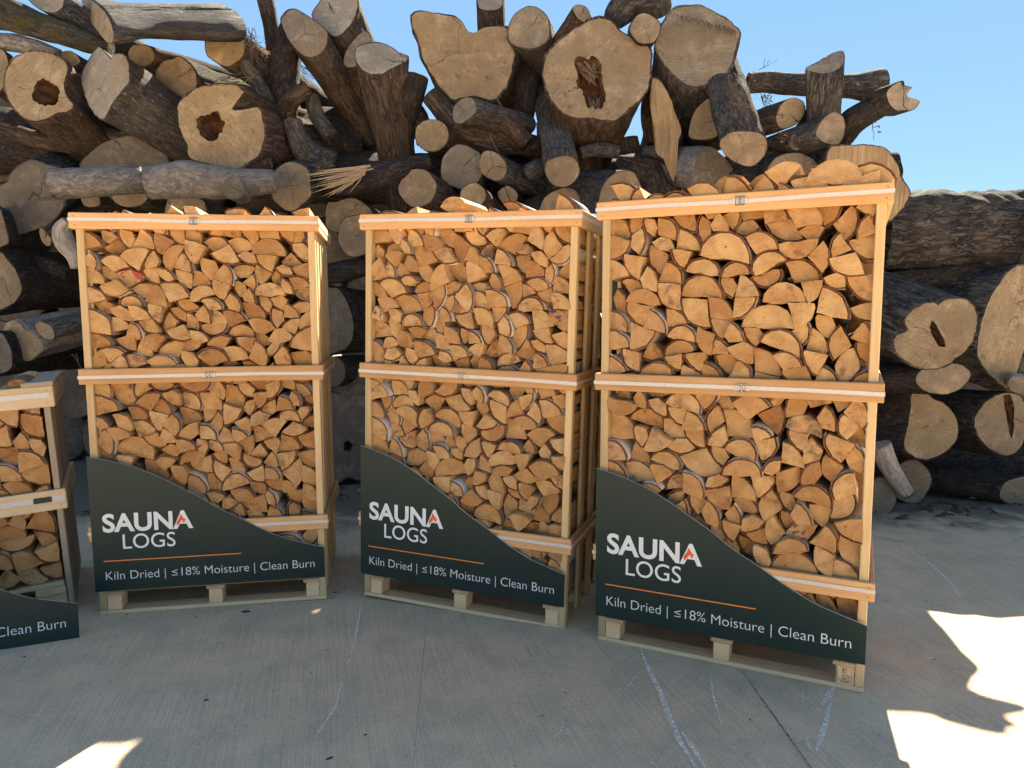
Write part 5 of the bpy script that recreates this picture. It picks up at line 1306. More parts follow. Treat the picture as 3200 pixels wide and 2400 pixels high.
log('1', 'big heart-shaped log with a dark hollow and a torn notch on its right', [(1115, 690), (1130, 630), (1190, 575), (1262, 540), (1352, 525), (1462, 520), (1540, 565), (1545, 610), (1480, 645), (1462, 690), (1560, 680), (1632, 670), (1667, 760), (1672, 860), (1652, 950), (1592, 1020), (1502, 1065), (1420, 1070), (1300, 1030), (1190, 1000), (1170, 930), (1140, 850), (1115, 770)],
    (.55, .85, -.02), L=1.5, dY=-.42, bark='brown', cut='fresh', hole=[(1222, 740), (1300, 712), (1365, 705), (1412, 765), (1402, 830), (1362, 870), (1312, 888), (1262, 845), (1240, 795)], hole_d=.22, amp=.06, rough=.014)
tube('1', 'dark upright trunk leaning behind the pile of faces, left of the slanting brown log', [(1880, 120, 70), (1835, 230, 88), (1790, 400, 95), (1775, 620, 100), (1800, 800, 90)], bark='dark', dY=.15)
tube('1', 'bare branch standing up against the sky at the top', [(1655, -60, 52), (1680, 60, 50), (1705, 180, 48), (1720, 320, 44)], bark='brown', dY=.3, name='branch', cat='branch')
log('1', 'slanting log with an egg-shaped cracked brown end at the top', [(1762, 110), (1832, 52), (1902, 80), (1982, 130), (2052, 190), (2062, 250), (2035, 320), (1972, 365), (1900, 350), (1840, 290), (1790, 205)], (.42, .55, -.72), L=.95, dY=-.1, sc=.8, bark='brown', cut='tan', nrm=(-.15, -.92, .38))
log('1', 'pale end of a log cut by the top edge, beside the egg-shaped brown end', [(1958, 90), (2000, 20), (2060, -50), (2180, -70), (2248, -20), (2240, 90), (2170, 200), (2100, 235), (2060, 200), (2000, 152)], (.25, .7, -.65), L=.9, dY=.15, bark='brown', cut='pale', nrm=(-.1, -.9, .4))
tube('1', 'small sawn branch stub with a round pale end beside a patch of sky', [(1932, 555, 46), (1870, 600, 48), (1815, 650, 52, .1), (1800, 760, 58, .2)], bark='brown', dY=-.2, cut0='fresh', name='branch_stub', cat='branch')
tube('1', 'small round stub bending down between the heart-shaped log and a grey log', [(1842, 762, 58), (1862, 850, 62), (1940, 960, 82, .1), (2080, 1040, 88, .2)], bark='grey', dY=-.25, cut0='fresh', name='branch_stub', cat='branch')
log('1', 'dark log end low behind the long smooth crosswise log', [(495, 1040), (560, 962), (640, 900), (762, 860), (852, 850), (960, 890), (1040, 960), (1060, 1040), (900, 1080), (600, 1080)], (.4, .9, 0), L=1.2, dY=.0, bark='grey', cut='dull', amp=.05)
log('1', 'round log end with a deep star crack, right of the long smooth crosswise log', E(1828, 1168, 134, 153), (.22, .88, .30), L=1.2, dY=-.35, bark='grey', cut='tan', nrm=(-.1, -1, -.12))
tube('1', 'long smooth log lying crosswise above the left crate with a rough pale end', [(345, 1158, 96), (520, 1148, 92), (700, 1138, 88), (900, 1128, 84, .1)], bark='smooth', dY=-.75, cut0='fresh', amp=.012, ridge=5)
t_ = tube('1', 'grey crosswise log with a sawn knot, end to end with the smooth one', [(938, 1150, 102), (1080, 1135, 112), (1200, 1125, 116), (1400, 1150, 100), (1560, 1150, 82), (1720, 1140, 72, .1)], bark='smooth', dY=-.72, cut0='dull', amp=.03, ridge=5)
log('1', '', E(1465, 1180, 68, 74), (-.1, .95, 0), L=.25, dY=-.93, bark='smooth', cut='dull', name='sawn_knot', parent=t_)
log('1', 'half hidden log end directly under the long smooth crosswise log', [(690, 1210), (800, 1180), (890, 1180), (932, 1240), (882, 1290), (790, 1302), (720, 1272)], (.15, .97, 0), L=1, dY=-.35, cut='tan')
log('1', 'tiny reddish log end just above the left crate', E(572, 1262, 62, 40), (.1, .97, 0), L=.8, dY=-.35, cut='tan', bark='brown')
log('1', 'square looking pale log end hidden behind the left crate top rail', [(1052, 1250), (1160, 1238), (1262, 1250), (1297, 1310), (1285, 1420), (1052, 1420)], (.1, .97, 0), L=1, dY=-.2, cut='tan')
# --- left edge
log('7', 'huge grey trunk end at the left edge with bark peeling over its top', [(-90, 430), (-20, 400), (42, 368), (82, 300), (152, 240), (232, 220), (332, 245), (422, 275), (445, 340), (445, 480), (430, 560), (362, 640), (272, 690), (152, 730), (102, 755), (40, 800), (-90, 830)], (-.12, .9, .38), L=1.5, dY=-.15, bark='rough', cut='dull', nrm=(.1, -1, -.12), amp=.05)
log('7', 'bright slice of a log end at the left edge, over the huge grey trunk', [(-90, 520), (-10, 540), (20, 600), (45, 700), (62, 775), (20, 805), (-90, 820)], (-.3, .95, .05), L=1, dY=-.42, cut='tan')
log('7', 'large plank-like log end at the left edge above the low crate', [(-120, 800), (2, 842), (42, 880), (102, 960), (142, 1050), (152, 1110), (112, 1180), (52, 1222), (-10, 1250), (-120, 1260)], (.35, .92, .05), L=1.4, dY=-.3, bark='dark', cut='tan')
log('7', 'pale smooth log end pointing out low beside the left crate', [(22, 1370), (50, 1322), (102, 1312), (152, 1340), (182, 1380), (242, 1402), (292, 1460), (302, 1510), (262, 1550), (200, 1588), (130, 1570), (72, 1510), (32, 1440)], (.72, .62, .26), L=1.5, dY=-.35, sc=.85, bark='smooth', cut='tan', nrm=(-.35, -.92, -.1))
log('7', 'slimmer pale log end resting on the smooth log beside the left crate', [(235, 1342), (265, 1320), (322, 1335), (362, 1380), (372, 1430), (342, 1446), (290, 1427), (250, 1388)], (.75, .6, .28), L=1.2, dY=-.5, bark='grey', cut='tan', nrm=(-.35, -.92, -.1))
log('7', 'round log end at the left edge just above the low crate', [(-120, 1420), (0, 1395), (32, 1420), (72, 1500), (84, 1560), (78, 1640), (0, 1680), (-120, 1680)], (.2, .95, 0), L=1.2, dY=-.45, cut='grey', bark='dark')
log('7', 'short mossy log with a small tan end beside the left crate top', [(267, 692), (290, 685), (322, 720), (352, 762), (346, 802), (315, 802), (280, 762)], (.55, .72, .42), L=.5, dY=-.35, bark='moss', cut='tan')
tube('7', 'weathered grey chunk of bare wood at the corner of the left crate', [(470, 640, 45), (430, 700, 62), (450, 790, 70), (505, 880, 50), (520, 960, 30)], bark='bare', dY=-.3, amp=.05)
# --- middle of the pile
log('2', 'stump end standing behind the tall forked-top stump', [(45, 380), (72, 300), (132, 230), (180, 190), (216, 220), (222, 270), (215, 340), (150, 400), (100, 425), (60, 418)], (.1, .6, -.75), L=.9, dY=.05, bark='brown', cut='tan', nrm=(0, -.9, .4))
log('2', 'upright stump with a bright slanting top drawn out to a point', [(122, 312), (180, 272), (265, 262), (332, 285), (402, 330), (456, 352), (446, 390), (392, 412), (332, 440), (290, 465), (220, 465), (160, 440), (125, 385)], (.10, .35, -.95), L=1.5, dY=-.2, sc=.62, bark='brown', cut='pale', nrm=(0, -.84, .54), ridge=14)
tube('2', 'small dark stub with a brown end beside the big cleft stump', [(508, 485, 66), (480, 590, 70), (440, 700, 78, .1), (420, 850, 80, .2)], bark='dark', dY=-.05, cut0='dull', name='branch_stub', cat='branch')
log('2', 'biggest stump with a cleft in its top edge, against the sky', [(478, 75), (540, 62), (600, 75), (662, 82), (742, 92), (792, 132), (832, 190), (872, 205), (922, 172), (1082, 165), (1088, 250), (1132, 318), (1127, 400), (1102, 500), (1062, 570), (1000, 642), (922, 622), (850, 612), (740, 635), (690, 590), (640, 540), (600, 480), (568, 430), (528, 340), (508, 260), (492, 200), (466, 165), (468, 112)], (.10, .93, -.18), L=1.3, dY=-.1, bark='dark', cut='tan', amp=.06, rough=.008)
log('2', 'narrow upright stub cut by the top edge behind the cleft stump', [(893, -70), (893, 38), (930, 66), (990, 68), (1042, 40), (1052, -10), (1050, -70)], (.03, .45, -.9), L=.9, dY=.25, sc=1.25, bark='brown', cut='pale', nrm=(0, -.85, .5))
log('2', 'round grey log end resting on the shoulder of the cleft stump', [(1078, 210), (1086, 160), (1122, 90), (1182, 45), (1242, 38), (1302, 70), (1342, 130), (1347, 200), (1326, 262), (1262, 300), (1200, 307), (1130, 292), (1090, 262)], (.28, .93, -.1), L=1.1, dY=-.15, bark='grey', cut='grey')
tube('2', 'slim log with a pale cut end running down into a long dark log', [(600, 595, 62), (690, 700, 70), (800, 820, 84), (1000, 890, 78), (1150, 905, 72), (1300, 960, 70, .2)], bark='brown', dY=-.05, cut0='tan')
log('2', 'short grey furrowed log lying under the cleft stump', [(730, 722), (746, 660), (800, 615), (862, 620), (884, 690), (850, 740), (790, 775), (745, 770)], (.78, .58, -.06), L=.62, dY=-.3, bark='grey', cut='grey', nrm=(-.55, -.8, .2))
log('2', 'reddish round log end below the small dark stub', E(602, 850, 108, 104), (.3, .92, -.05), L=1.1, dY=-.25, bark='brown', cut='tan')
log('2', 'round grey-brown log end with radiating cracks in the middle of the pile', E(793, 1050, 140, 140), (.12, .97, -.05), L=1.3, dY=-.25, bark='grey', cut='grey')
log('2', 'log with a rough torn end lying right of the cracked round end', [(898, 1060), (910, 970), (952, 945), (1012, 960), (1062, 1010), (1077, 1072), (1052, 1122), (1000, 1137), (940, 1112)], (.68, .7, -.18), L=.75, dY=-.3, bark='grey', cut='tan', nrm=(-.3, -.95, .0), rough=.012)
log('2', 'small pale round log end just above the central crate', E(860, 1230, 82, 82), (.32, .92, -.1), L=1, dY=-.4, bark='brown', cut='fresh')
log('2', 'small dull log end right of the small pale round one', [(1016, 1210), (1060, 1170), (1102, 1175), (1142, 1216), (1132, 1262), (1080, 1287), (1035, 1262)], (.3, .94, 0), L=.9, dY=-.2, cut='tan', bark='dark')
s_ = tube('2', 'split dark log with long pale splinters torn from its left end', [(-20, 1170, 62), (120, 1140, 78), (250, 1110, 76), (400, 1065, 66), (580, 1015, 52, .1)], bark='dark', dY=-.5, cut0='tan')
RS = random.Random(3)
spikes('2', 'splinter', [(230 - 5 * k + RS.uniform(-60, 30), 1040 + 4.2 * k + RS.uniform(-8, 8)) for k in range(26)], [(60 - RS.uniform(0, 300) + k * 1.5, 1080 + 6.5 * k + RS.uniform(-16, 16)) for k in range(26)], .0085, M_SPLINTER, s_, -.74, 1050)
log('2', 'round log end with a jagged crack low in the middle, under the splintered log', E(512, 1180, 125, 120), (.5, .85, -.12), L=1.2, dY=-.45, bark='brown', cut='tan')
log('2', 'round grey log end hidden partly behind the central crate left post', E(130, 1480, 122, 136), (.1, .97, 0), L=1.2, dY=-.2, bark='grey', cut='tan')
log('2', 'broad brown trunk end between the left and central crates at their tops', [(-60, 1280), (0, 1268), (100, 1240), (182, 1280), (235, 1345), (200, 1420), (60, 1460), (-60, 1440)], (.1, .97, 0), L=1.2, dY=.05, cut='tan', bark='brown')
rs_ = log('2', 'great ring-shaped stump with a square dark hollow, against the sky', [(1290, 440), (1300, 380), (1350, 300), (1420, 230), (1500, 170), (1600, 115), (1680, 105), (1742, 130), (1792, 190), (1852, 212), (1882, 260), (1990, 290), (1986, 400), (1977, 520), (1962, 580), (1902, 640), (1852, 690), (1780, 752), (1722, 765), (1600, 745), (1510, 745), (1430, 720), (1380, 670), (1330, 600), (1300, 520)],
    (-.05, .74, -.56), L=.95, dY=-.25, sc=.52, bark='brown', cut='tan', hole=[(1508, 372), (1580, 362), (1640, 360), (1662, 440), (1678, 520), (1695, 640), (1680, 700), (1640, 695), (1565, 640), (1515, 540)], hole_d=.22, amp=.05, rough=.012)
RS = random.Random(8)
spikes('2', 'torn_wood', [(1515 + RS.uniform(0, 120), 372 + RS.uniform(0, 70)) for k in range(16)] + [(1600 + RS.uniform(0, 80), 690 + RS.uniform(0, 40)) for k in range(10)], [(1560 + RS.uniform(20, 120), 430 + RS.uniform(10, 120)) for k in range(16)] + [(1580 + RS.uniform(0, 90), 590 + RS.uniform(0, 60)) for k in range(10)], .020, M_FRINGE, rs_, -.16, 1840)
tube('2', 'little sawn-off branch sticking up on the ring-shaped stump', [(1545, 88, 66), (1470, 190, 60, .15), (1380, 320, 55, .35)], bark='brown', dY=-.2, cut0='tan', name='branch_stub', cat='branch')
log('2', 'small pale round log end between the ring-shaped stump and the tallest stump', E(1943, 180, 96, 98), (.1, .95, .2), L=.9, dY=-.32, bark='dark', cut='grey')
tube('2', 'dark furrowed log crossing the top edge above a small pale end', [(1740, 130, 60), (1800, 50, 90), (1880, 0, 105), (1985, 0, 90, .1), (2040, 60, 70, .2)], bark='rough', dY=.05, amp=.06)
st = log('3', 'tallest round stump with a splintered upper edge, right of the ring-shaped one', [(-110, 290), (-80, 180), (-30, 85), (20, 42), (90, 28), (172, 30), (300, 88), (402, 160), (426, 205), (422, 262), (402, 330), (392, 390), (342, 460), (272, 510), (190, 546), (110, 550), (60, 522), (0, 462), (-60, 400)], (.02, .80, -.5), L=1.2, dY=-.15, sc=.85, bark='grey', cut='grey', rough=.006)
RS = random.Random(4)
spikes('3', 'torn_fibres', [(4 + 6.5 * k + RS.uniform(-5, 5), 84 + 1.7 * k + RS.uniform(-6, 8)) for k in range(62)], [(8 + 6.5 * k + RS.uniform(-6, 6), 92 + 1.95 * k + RS.uniform(0, 40)) for k in range(62)],   .0075, M_FRINGE, st, -.20, 2180)
log('2', 'split slab of bare brown wood standing on end below the tallest stump', [(1985, 482), (2030, 492), (2092, 590), (2132, 700), (2176, 822), (2152, 900), (2142, 1100), (2110, 1150), (2060, 1010), (2005, 960), (1992, 800), (1972, 660), (1976, 560)], (.25, .95, -.05), L=.3, dY=-.15, bark='brown', cut='fibre', rough=.02, amp=.02, n=72)
tube('2', 'dark slab of bark leaning behind the split slab', [(1985, 560, 50), (1955, 720, 42), (1995, 900, 44)], bark='brown', dY=.15, amp=.03)
log('2', 'furrowed grey log pointing down with a cracked end below the ring-shaped stump', [(1308, 1062), (1330, 1010), (1420, 978), (1492, 990), (1532, 1050), (1522, 1112), (1470, 1165), (1400, 1177), (1340, 1142)], (-.04, .78, .62), L=.9, dY=-.55, bark='grey', cut='tan', nrm=(0, -.95, -.2), ridge=14)
log('2', 'thick log end at the left corner of the heaped crate', [(1648, 1260), (1670, 1170), (1732, 1100), (1802, 1070), (1872, 1080), (1912, 1150), (1945, 1240), (1935, 1330), (1650, 1340)], (-.55, .8, .16), L=1.2, dY=-.35, bark='grey', cut='tan', nrm=(.2, -1, -.05))
tube('2', 'smooth dark log bending down behind the left corner of the heaped crate', [(1760, 1010, 40), (1830, 1050, 90), (1960, 1100, 110), (2060, 1220, 105), (2080, 1340, 90)], bark='dark', dY=.05)
tube('2', 'sunlit rounded stub in the sky gap right of the ring-shaped stump', [(1835, 870, 62), (1845, 960, 66), (1850, 1080, 60)], bark='grey', dY=.3, name='branch_stub', cat='branch')
log('2', 'flat-topped log end just over the right half of the central crate', [(1283, 1300), (1310, 1240), (1380, 1195), (1452, 1178), (1512, 1200), (1542, 1262), (1547, 1350), (1283, 1350)], (-.45, .88, .02), L=1.2, dY=-.3, bark='dark', cut='tan')
tube('2', 'dark trunk standing in the gap beside the cleft stump', [(1215, 290, 72), (1190, 450, 78), (1180, 620, 74), (1160, 780, 70)], bark='dark', dY=.35)
tube('2', 'thin strip of bark hanging in the slit of sky under the ring-shaped stump', [(1268, 770, 10), (1278, 850, 16), (1268, 935, 10)], bark='brown', dY=.1, amp=.01, name='branch', cat='bark')
# --- right part of the pile
log('3', 'ivy-stemmed log hanging down with a cracked oval end', [(297, 922), (310, 870), (370, 830), (452, 822), (540, 830), (592, 872), (602, 922), (580, 980), (530, 1032), (480, 1050), (400, 1022), (340, 982)], (-.02, .62, .78), L=1.35, dY=-.55, sc=.9, bark='rough', cut='tan', nrm=(0, -.96, -.25), ridge=15)
log('3', 'flat brown shield-shaped log end under the tallest stump', [(103, 850), (110, 790), (140, 700), (190, 642), (240, 613), (282, 650), (292, 720), (297, 800), (292, 850), (240, 877), (170, 882), (120, 872)], (.1, .96, 0), L=1.1, dY=-.1, cut='tan', bark='dark')
log('3', 'dark grey rounded log end beside the ivy-stemmed log', [(150, 1010), (190, 950), (240, 925), (302, 962), (382, 1062), (362, 1130), (282, 1182), (210, 1207), (150, 1170), (138, 1090)], (-.5, .82, .25), L=.7, dY=-.2, bark='smooth', cut='dull', nrm=(.3, -.95, -.1))
tube('3', 'long branch lying level against the sky, cut at its right end', [(480, 520, 60), (600, 515, 62), (720, 525, 62), (860, 530, 66), (1000, 545, 66), (1150, 545, 72), (1240, 540, 84), (1315, 528, 84)], bark='grey', dY=.1, cut1='dull', name='branch', cat='branch', n1=1)
log('3', 'upright log with a slanting top, crossing the level branch', [(833, 432), (900, 395), (992, 340), (1062, 317), (1082, 330), (1078, 400), (1032, 440), (960, 462), (882, 452)], (.10, .3, -.95), L=.95, dY=-.25, sc=1.05, bark='rough', cut='grey', nrm=(-.1, -.85, .5), ridge=14, n=60)
log('3', 'oval pale log end in front of a patch of sky, under the level branch', [(653, 732), (680, 660), (732, 620), (790, 617), (832, 655), (832, 712), (800, 762), (740, 802), (690, 810), (658, 782)], (-.62, .75, -.1), L=.9, dY=-.2, bark='brown', cut='fresh', nrm=(.25, -.95, .05))
log('3', 'oval log end stained grey in its lower corner, under the slanting-topped log', [(903, 850), (920, 790), (960, 732), (1010, 703), (1062, 720), (1087, 772), (1082, 850), (1052, 902), (1010, 912), (950, 892)], (-.68, .68, -.18), L=.8, dY=-.35, bark='grey', cut='tan', nrm=(.2, -.97, .05))
log('3', 'smallest round log end among twigs, under the oval pale end', E(785, 893, 48, 56), (-.4, .88, -.1), L=.7, dY=-.3, cut='dull', bark='brown')
b_ = tube('3', 'dark limb rising to the right and ending in a torn pale break', [(880, 930, 75, .15), (1010, 890, 82, .1), (1120, 780, 84), (1230, 705, 76), (1330, 655, 64), (1400, 630, 58)], bark='dark', dY=-.05, name='broken_limb', cat='branch')
log('3', '', [(1348, 585), (1390, 530), (1440, 508), (1462, 515), (1452, 535), (1512, 548), (1482, 575), (1478, 620), (1500, 632), (1558, 627), (1540, 672), (1502, 697), (1430, 697), (1390, 682), (1360, 642)], (-.9, .3, -.25), L=.12, dY=-.12, cut='pale', bark='dark', name='torn_end', parent=b_, rough=.02, amp=.01)
tube('3', 'short dark limb propping the upright log from below', [(905, 660, 40), (850, 760, 44), (790, 850, 40)], bark='dark', dY=0, name='branch', cat='branch')
log('3', 'half-round log end rising behind the right part of the heaped crate', [(578, 1140), (600, 1052), (660, 985), (750, 958), (832, 970), (902, 1010), (928, 1062), (932, 1180), (578, 1200)], (-.5, .85, -.05), L=1.2, dY=-.35, bark='rough', cut='tan', nrm=(.15, -1, 0))
tube('3', 'dark furrowed trunk behind the middle of the heaped crate heap', [(300, 1260, 100), (430, 1160, 110), (560, 1080, 105, .1), (700, 980, 90, .3)], bark='rough', dY=-.05)
log('3', 'huge straight-grained log end at the right corner of the heaped crate', [(968, 965), (1000, 917), (1100, 908), (1202, 905), (1332, 920), (1372, 960), (1422, 1032), (1452, 1122), (1502, 1200), (1492, 1252), (1442, 1322), (1372, 1392), (1200, 1440), (1000, 1440), (950, 1300), (955, 1100)], (.22, 1, .03), L=1.2, sc=1.15, dY=-.5, cut='fibre', bark='brown', nrm=(.05, -1, 0), rough=.008)
tube('4', 'great furrowed trunk lying level at the right edge with a sunlit top', [(180, 320, 155), (330, 320, 162), (520, 318, 165), (700, 310, 162), (820, 305, 160)], bark='rough', dY=.35, amp=.075, ridge=12, n=72, cut1='tan')
tube('4', 'trunk continuing past the right edge beside the great level trunk', [(815, 320, 135), (900, 318, 140), (1000, 315, 140)], bark='brown', dY=.15, cut0='tan')
log('4', 'trunk with a lobed clover-like end and a dark split heart', [(257, 790), (275, 755), (322, 738), (312, 700), (330, 660), (382, 625), (442, 611), (457, 628), (482, 604), (540, 594), (592, 605), (627, 650), (634, 710), (612, 780), (562, 842), (530, 862), (510, 882), (440, 907), (360, 897), (300, 862), (262, 822)], (-.62, .70, .36), L=1.7, dY=-.55, bark='rough', cut='tan', hole=[(415, 715), (440, 702), (458, 730), (482, 775), (488, 805), (462, 805), (440, 770)], hole_d=.2, nrm=(.15, -1, -.08), rough=.008, amp=.06, ridge=7, n=72)
log('4', 'trunk with a tall slanting pale cut and forked cracks at the right edge', [(625, 820), (640, 720), (665, 630), (700, 560), (752, 490), (802, 452), (862, 455), (900, 500), (900, 620), (870, 740), (832, 830), (800, 930), (762, 992), (720, 972), (670, 922), (640, 880)], (-.55, .83, .06), L=1.7, dY=-.12, bark='rough', cut='fresh', nrm=(.25, -.95, .05), amp=.06, ridge=7, n=72)
log('4', 'small pale chunk wedged at the right edge under the slanting cut', [(760, 960), (790, 935), (860, 960), (870, 1010), (820, 1015), (770, 990)], (.5, .8, 0), L=.5, dY=-.45, cut='tan', bark='bare')
log('4', 'flat oval log end lying under the clover-like end', [(358, 940), (385, 905), (450, 885), (540, 879), (592, 905), (602, 935), (562, 985), (500, 1012), (420, 1007), (370, 977)], (-.75, .65, -.03), L=1.2, dY=-.5, bark='dark', cut='tan', nrm=(.2, -.97, .1))
log('4', 'pale many-sided log end low at the right with one long crack', [(308, 1230), (325, 1150), (340, 1062), (342, 1010), (380, 992), (442, 1030), (502, 1062), (542, 1120), (547, 1190), (512, 1250), (450, 1287), (390, 1297), (330, 1272)], (-.62, .78, -.03), L=1.3, dY=-.25, bark='dark', cut='fresh', nrm=(.1, -1, 0))
log('4', 'round log end with a dark strip of bark let into it, right edge', [(610, 1130), (640, 1070), (702, 1015), (772, 1003), (822, 1025), (842, 1100), (838, 1190), (802, 1262), (750, 1282), (690, 1257), (637, 1212)], (-.55, .83, -.02), L=1.3, dY=-.15, bark='dark', cut='tan', hole=[(735, 1015), (775, 1010), (785, 1080), (782, 1180), (775, 1215), (762, 1180), (748, 1090)], hole_d=.07, nrm=(.1, -1, 0))
log('4', 'log lying on the concrete at the right edge with a pale end', [(724, 1450), (740, 1400), (790, 1374), (850, 1368), (880, 1420), (860, 1482), (770, 1488), (735, 1472)], (-.85, .52, .05), L=1.4, dY=-.05, bark='dark', cut='tan', nrm=(.2, -.97, 0))
log('4', 'round log end on the concrete behind the heaped crate foot', E(340, 1390, 90, 95), (-.3, .94, 0), L=1.2, dY=.0, bark='brown', cut='tan')
tube('4', 'twisted grey root lying over the round end by the heaped crate foot', [(205, 1230, 45), (235, 1300, 42), (275, 1370, 40), (325, 1440, 30)], bark='bare', dY=-.35, cut1='pale', name='root', cat='root')
log('4', 'deeply cracked log end half behind the heaped crate right post', E(215, 1455, 62, 88), (-.2, .96, 0), L=1, dY=-.3, bark='brown', cut='grey')
# --- seen between the left and central crates
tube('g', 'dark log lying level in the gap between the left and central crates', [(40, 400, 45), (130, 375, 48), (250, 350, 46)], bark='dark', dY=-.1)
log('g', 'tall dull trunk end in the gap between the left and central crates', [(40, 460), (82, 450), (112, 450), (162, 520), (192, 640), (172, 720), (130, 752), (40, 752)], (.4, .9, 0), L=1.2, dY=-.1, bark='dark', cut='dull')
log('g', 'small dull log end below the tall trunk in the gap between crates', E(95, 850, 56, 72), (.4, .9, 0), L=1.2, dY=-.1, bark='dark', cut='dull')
log('g', 'brown trunk end with a dark knot hole low in the gap between crates', [(60, 960), (110, 945), (240, 955), (300, 1100), (300, 1300), (225, 1365), (160, 1350), (60, 1372)], (.05, 1, 0), L=1.2, dY=.0, bark='brown', cut='dull', hole=[(140, 1180), (165, 1170), (185, 1195), (170, 1225), (145, 1215)], hole_d=.1)
log('g', 'dull brown log end over the knot-holed trunk between the crates', [(90, 880), (160, 850), (260, 860), (300, 930), (200, 960), (100, 950)], (.1, 1, 0), L=1.2, dY=.05, bark='brown', cut='dull')
# --- thinner limbs filling the gaps
for z_, lb_, pa_, bk_, ct_, dy_ in (
    ('1', 'thin dark branch crossing behind the top of the heart-shaped log', [(960, 400, 26), (1180, 500, 28), (1330, 560, 24)], 'dark', None, .05),
    ('1', 'dark branch leaning against the foot of the upright dark trunk', [(1540, 400, 38), (1640, 560, 46), (1720, 740, 48)], 'grey', None, -.05),
    ('1', 'broken branch lying in the dark hole under the hollow log', [(20, 800, 44), (240, 880, 48), (470, 930, 40)], 'brown', 'tan', .1),
    ('1', 'crooked limb in the dark hole below the slanting pale cut', [(500, 770, 46), (680, 850, 46), (880, 870, 40)], 'grey', None, .15),
    ('1', 'grey limb running down from the blue gap to the grey stub', [(1960, 600, 44), (1990, 720, 48), (2080, 860, 52)], 'grey', None, .0),
    ('1', 'short limb with a small tan end above the grey knotted log', [(1700, 1020, 34), (1600, 1030, 36), (1450, 1010, 34)], 'brown', 'tan', -.3),
    ('2', 'dark limb between the upright stump and the reddish round end', [(450, 640, 46), (520, 740, 54), (560, 900, 50)], 'dark', None, .1),
    ('2', 'limb dipping under the short grey furrowed log', [(1000, 720, 40), (1110, 810, 50), (1210, 900, 45)], 'brown', None, -.1),
    ('2', 'small round end peeping out left of the furrowed pointing log', [(1215, 1080, 46), (1260, 1060, 46), (1330, 1020, 44, .3)], 'grey', 'tan', -.2),
    ('2', 'broken grey limb below the ring-shaped stump', [(1540, 960, 36), (1660, 940, 44), (1780, 960, 40)], 'grey', 'pale', -.1),
    ('2', 'thin limb lying across the dark above the central crate', [(620, 1160, 26), (720, 1230, 30), (800, 1320, 28)], 'brown', None, .0),
    ('3', 'knotty limb under the tangle of twigs', [(620, 900, 34), (720, 930, 40), (860, 960, 38)], 'dark', 'dull', -.25),
    ('4', 'dark limb in the gap under the great level trunk', [(250, 520, 40), (420, 510, 44), (640, 480, 40)], 'dark', None, .2),
    ('7', 'dark limb lying in the deep gap beside the left crate', [(150, 900, 46), (300, 930, 54), (480, 990, 50)], 'dark', None, .0),
    ('7', 'thin grey limb leaning low in the gap above the low crate', [(330, 1560, 34), (430, 1480, 40), (540, 1420, 36)], 'grey', None, .1),
):
    tube(z_, lb_, pa_, bark=bk_, cut0=ct_, dY=dy_, name='branch', cat='branch', group='limbs caught between the logs')
tube('S', 'short dark limb added at the foot of the sky slit to block sun', [(1540, 470, 40), (1640, 472, 44), (1760, 484, 40)], bark='dark', dY=.45, name='branch', cat='branch', group='limbs caught between the logs')  # limb added to cut the streak of sun between the crates
# --- level logs added to stop sun leaks, then the logs in shade behind
for (nm_, x0_, x1_, y_, r_, d_) in (('added log lying level behind the great furrowed trunk to block sun', 2480, 3900, 715, 92, 1.05), ('added log lying level behind the upper left of the pile to block sun', -500, 1150, 440, 100, .55), ('added log lying level behind the middle of the pile to block sun', 950, 2780, 558, 76, .30), ('added log lying level beyond the foot of the right pile', 2500, 4000, 1000, 110, 1.0), ('added log lying lowest on the ground, closing a bright gap beyond the right pile', 2600, 4000, 1425, 95, 1.15)):
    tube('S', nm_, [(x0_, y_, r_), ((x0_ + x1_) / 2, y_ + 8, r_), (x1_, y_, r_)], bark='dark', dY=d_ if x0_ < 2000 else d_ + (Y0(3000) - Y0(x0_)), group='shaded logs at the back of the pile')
R = random.Random(5)
def sky_line(px): return 130 if px < 480 else (340 if px < 930 else (460 if px < 1420 else (560 if px < 2260 else (560 if px < 2650 else 650))))
k = 0
row = 0
zc = .30
while zc < 4.3:
    x = -5.4 + (row % 2) * .3
    while x < 7.6:
        r = R.uniform(.24, .34); Yb = 7.35 + R.uniform(-.1, .25) - (.55 if x > 1.5 else 0)
        top = at(0, 0, 1)
        px = 1600 + x / Yb * F
        pyt = 985 - (zc + r - HC) / Yb * F
        if pyt > max(sky_line(px - 130), sky_line(px + 130)) and px < 4000:
            pz = 985 - (zc - HC) / Yb * F; rp = r / Yb * F
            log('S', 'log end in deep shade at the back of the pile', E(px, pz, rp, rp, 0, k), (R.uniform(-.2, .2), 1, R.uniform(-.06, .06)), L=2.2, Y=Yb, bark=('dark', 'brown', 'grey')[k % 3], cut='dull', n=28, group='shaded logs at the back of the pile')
        k += 1
        x += 2 * r + .02
    zc += .50; row += 1

R = random.Random(6)
for row in range(7):
    for col in range(4):
        r = R.uniform(.25, .33); px_, zc_ = -5.75 - col * .62 - (row % 2) * .3, .30 + row * .5; Yb = 7.3 + R.uniform(-.1, .2)
        log('S', 'log end in deep shade at the back of the pile', E(1600 + px_ / Yb * F, 985 - (zc_ - HC) / Yb * F, r / Yb * F, r / Yb * F, 0, row * 9 + col), (R.uniform(-.1, .1), 1, 0), L=2.2, Y=Yb, bark=('dark', 'brown', 'grey')[(row + col) % 3], cut='dull', n=28, group='shaded logs at the back of the pile')

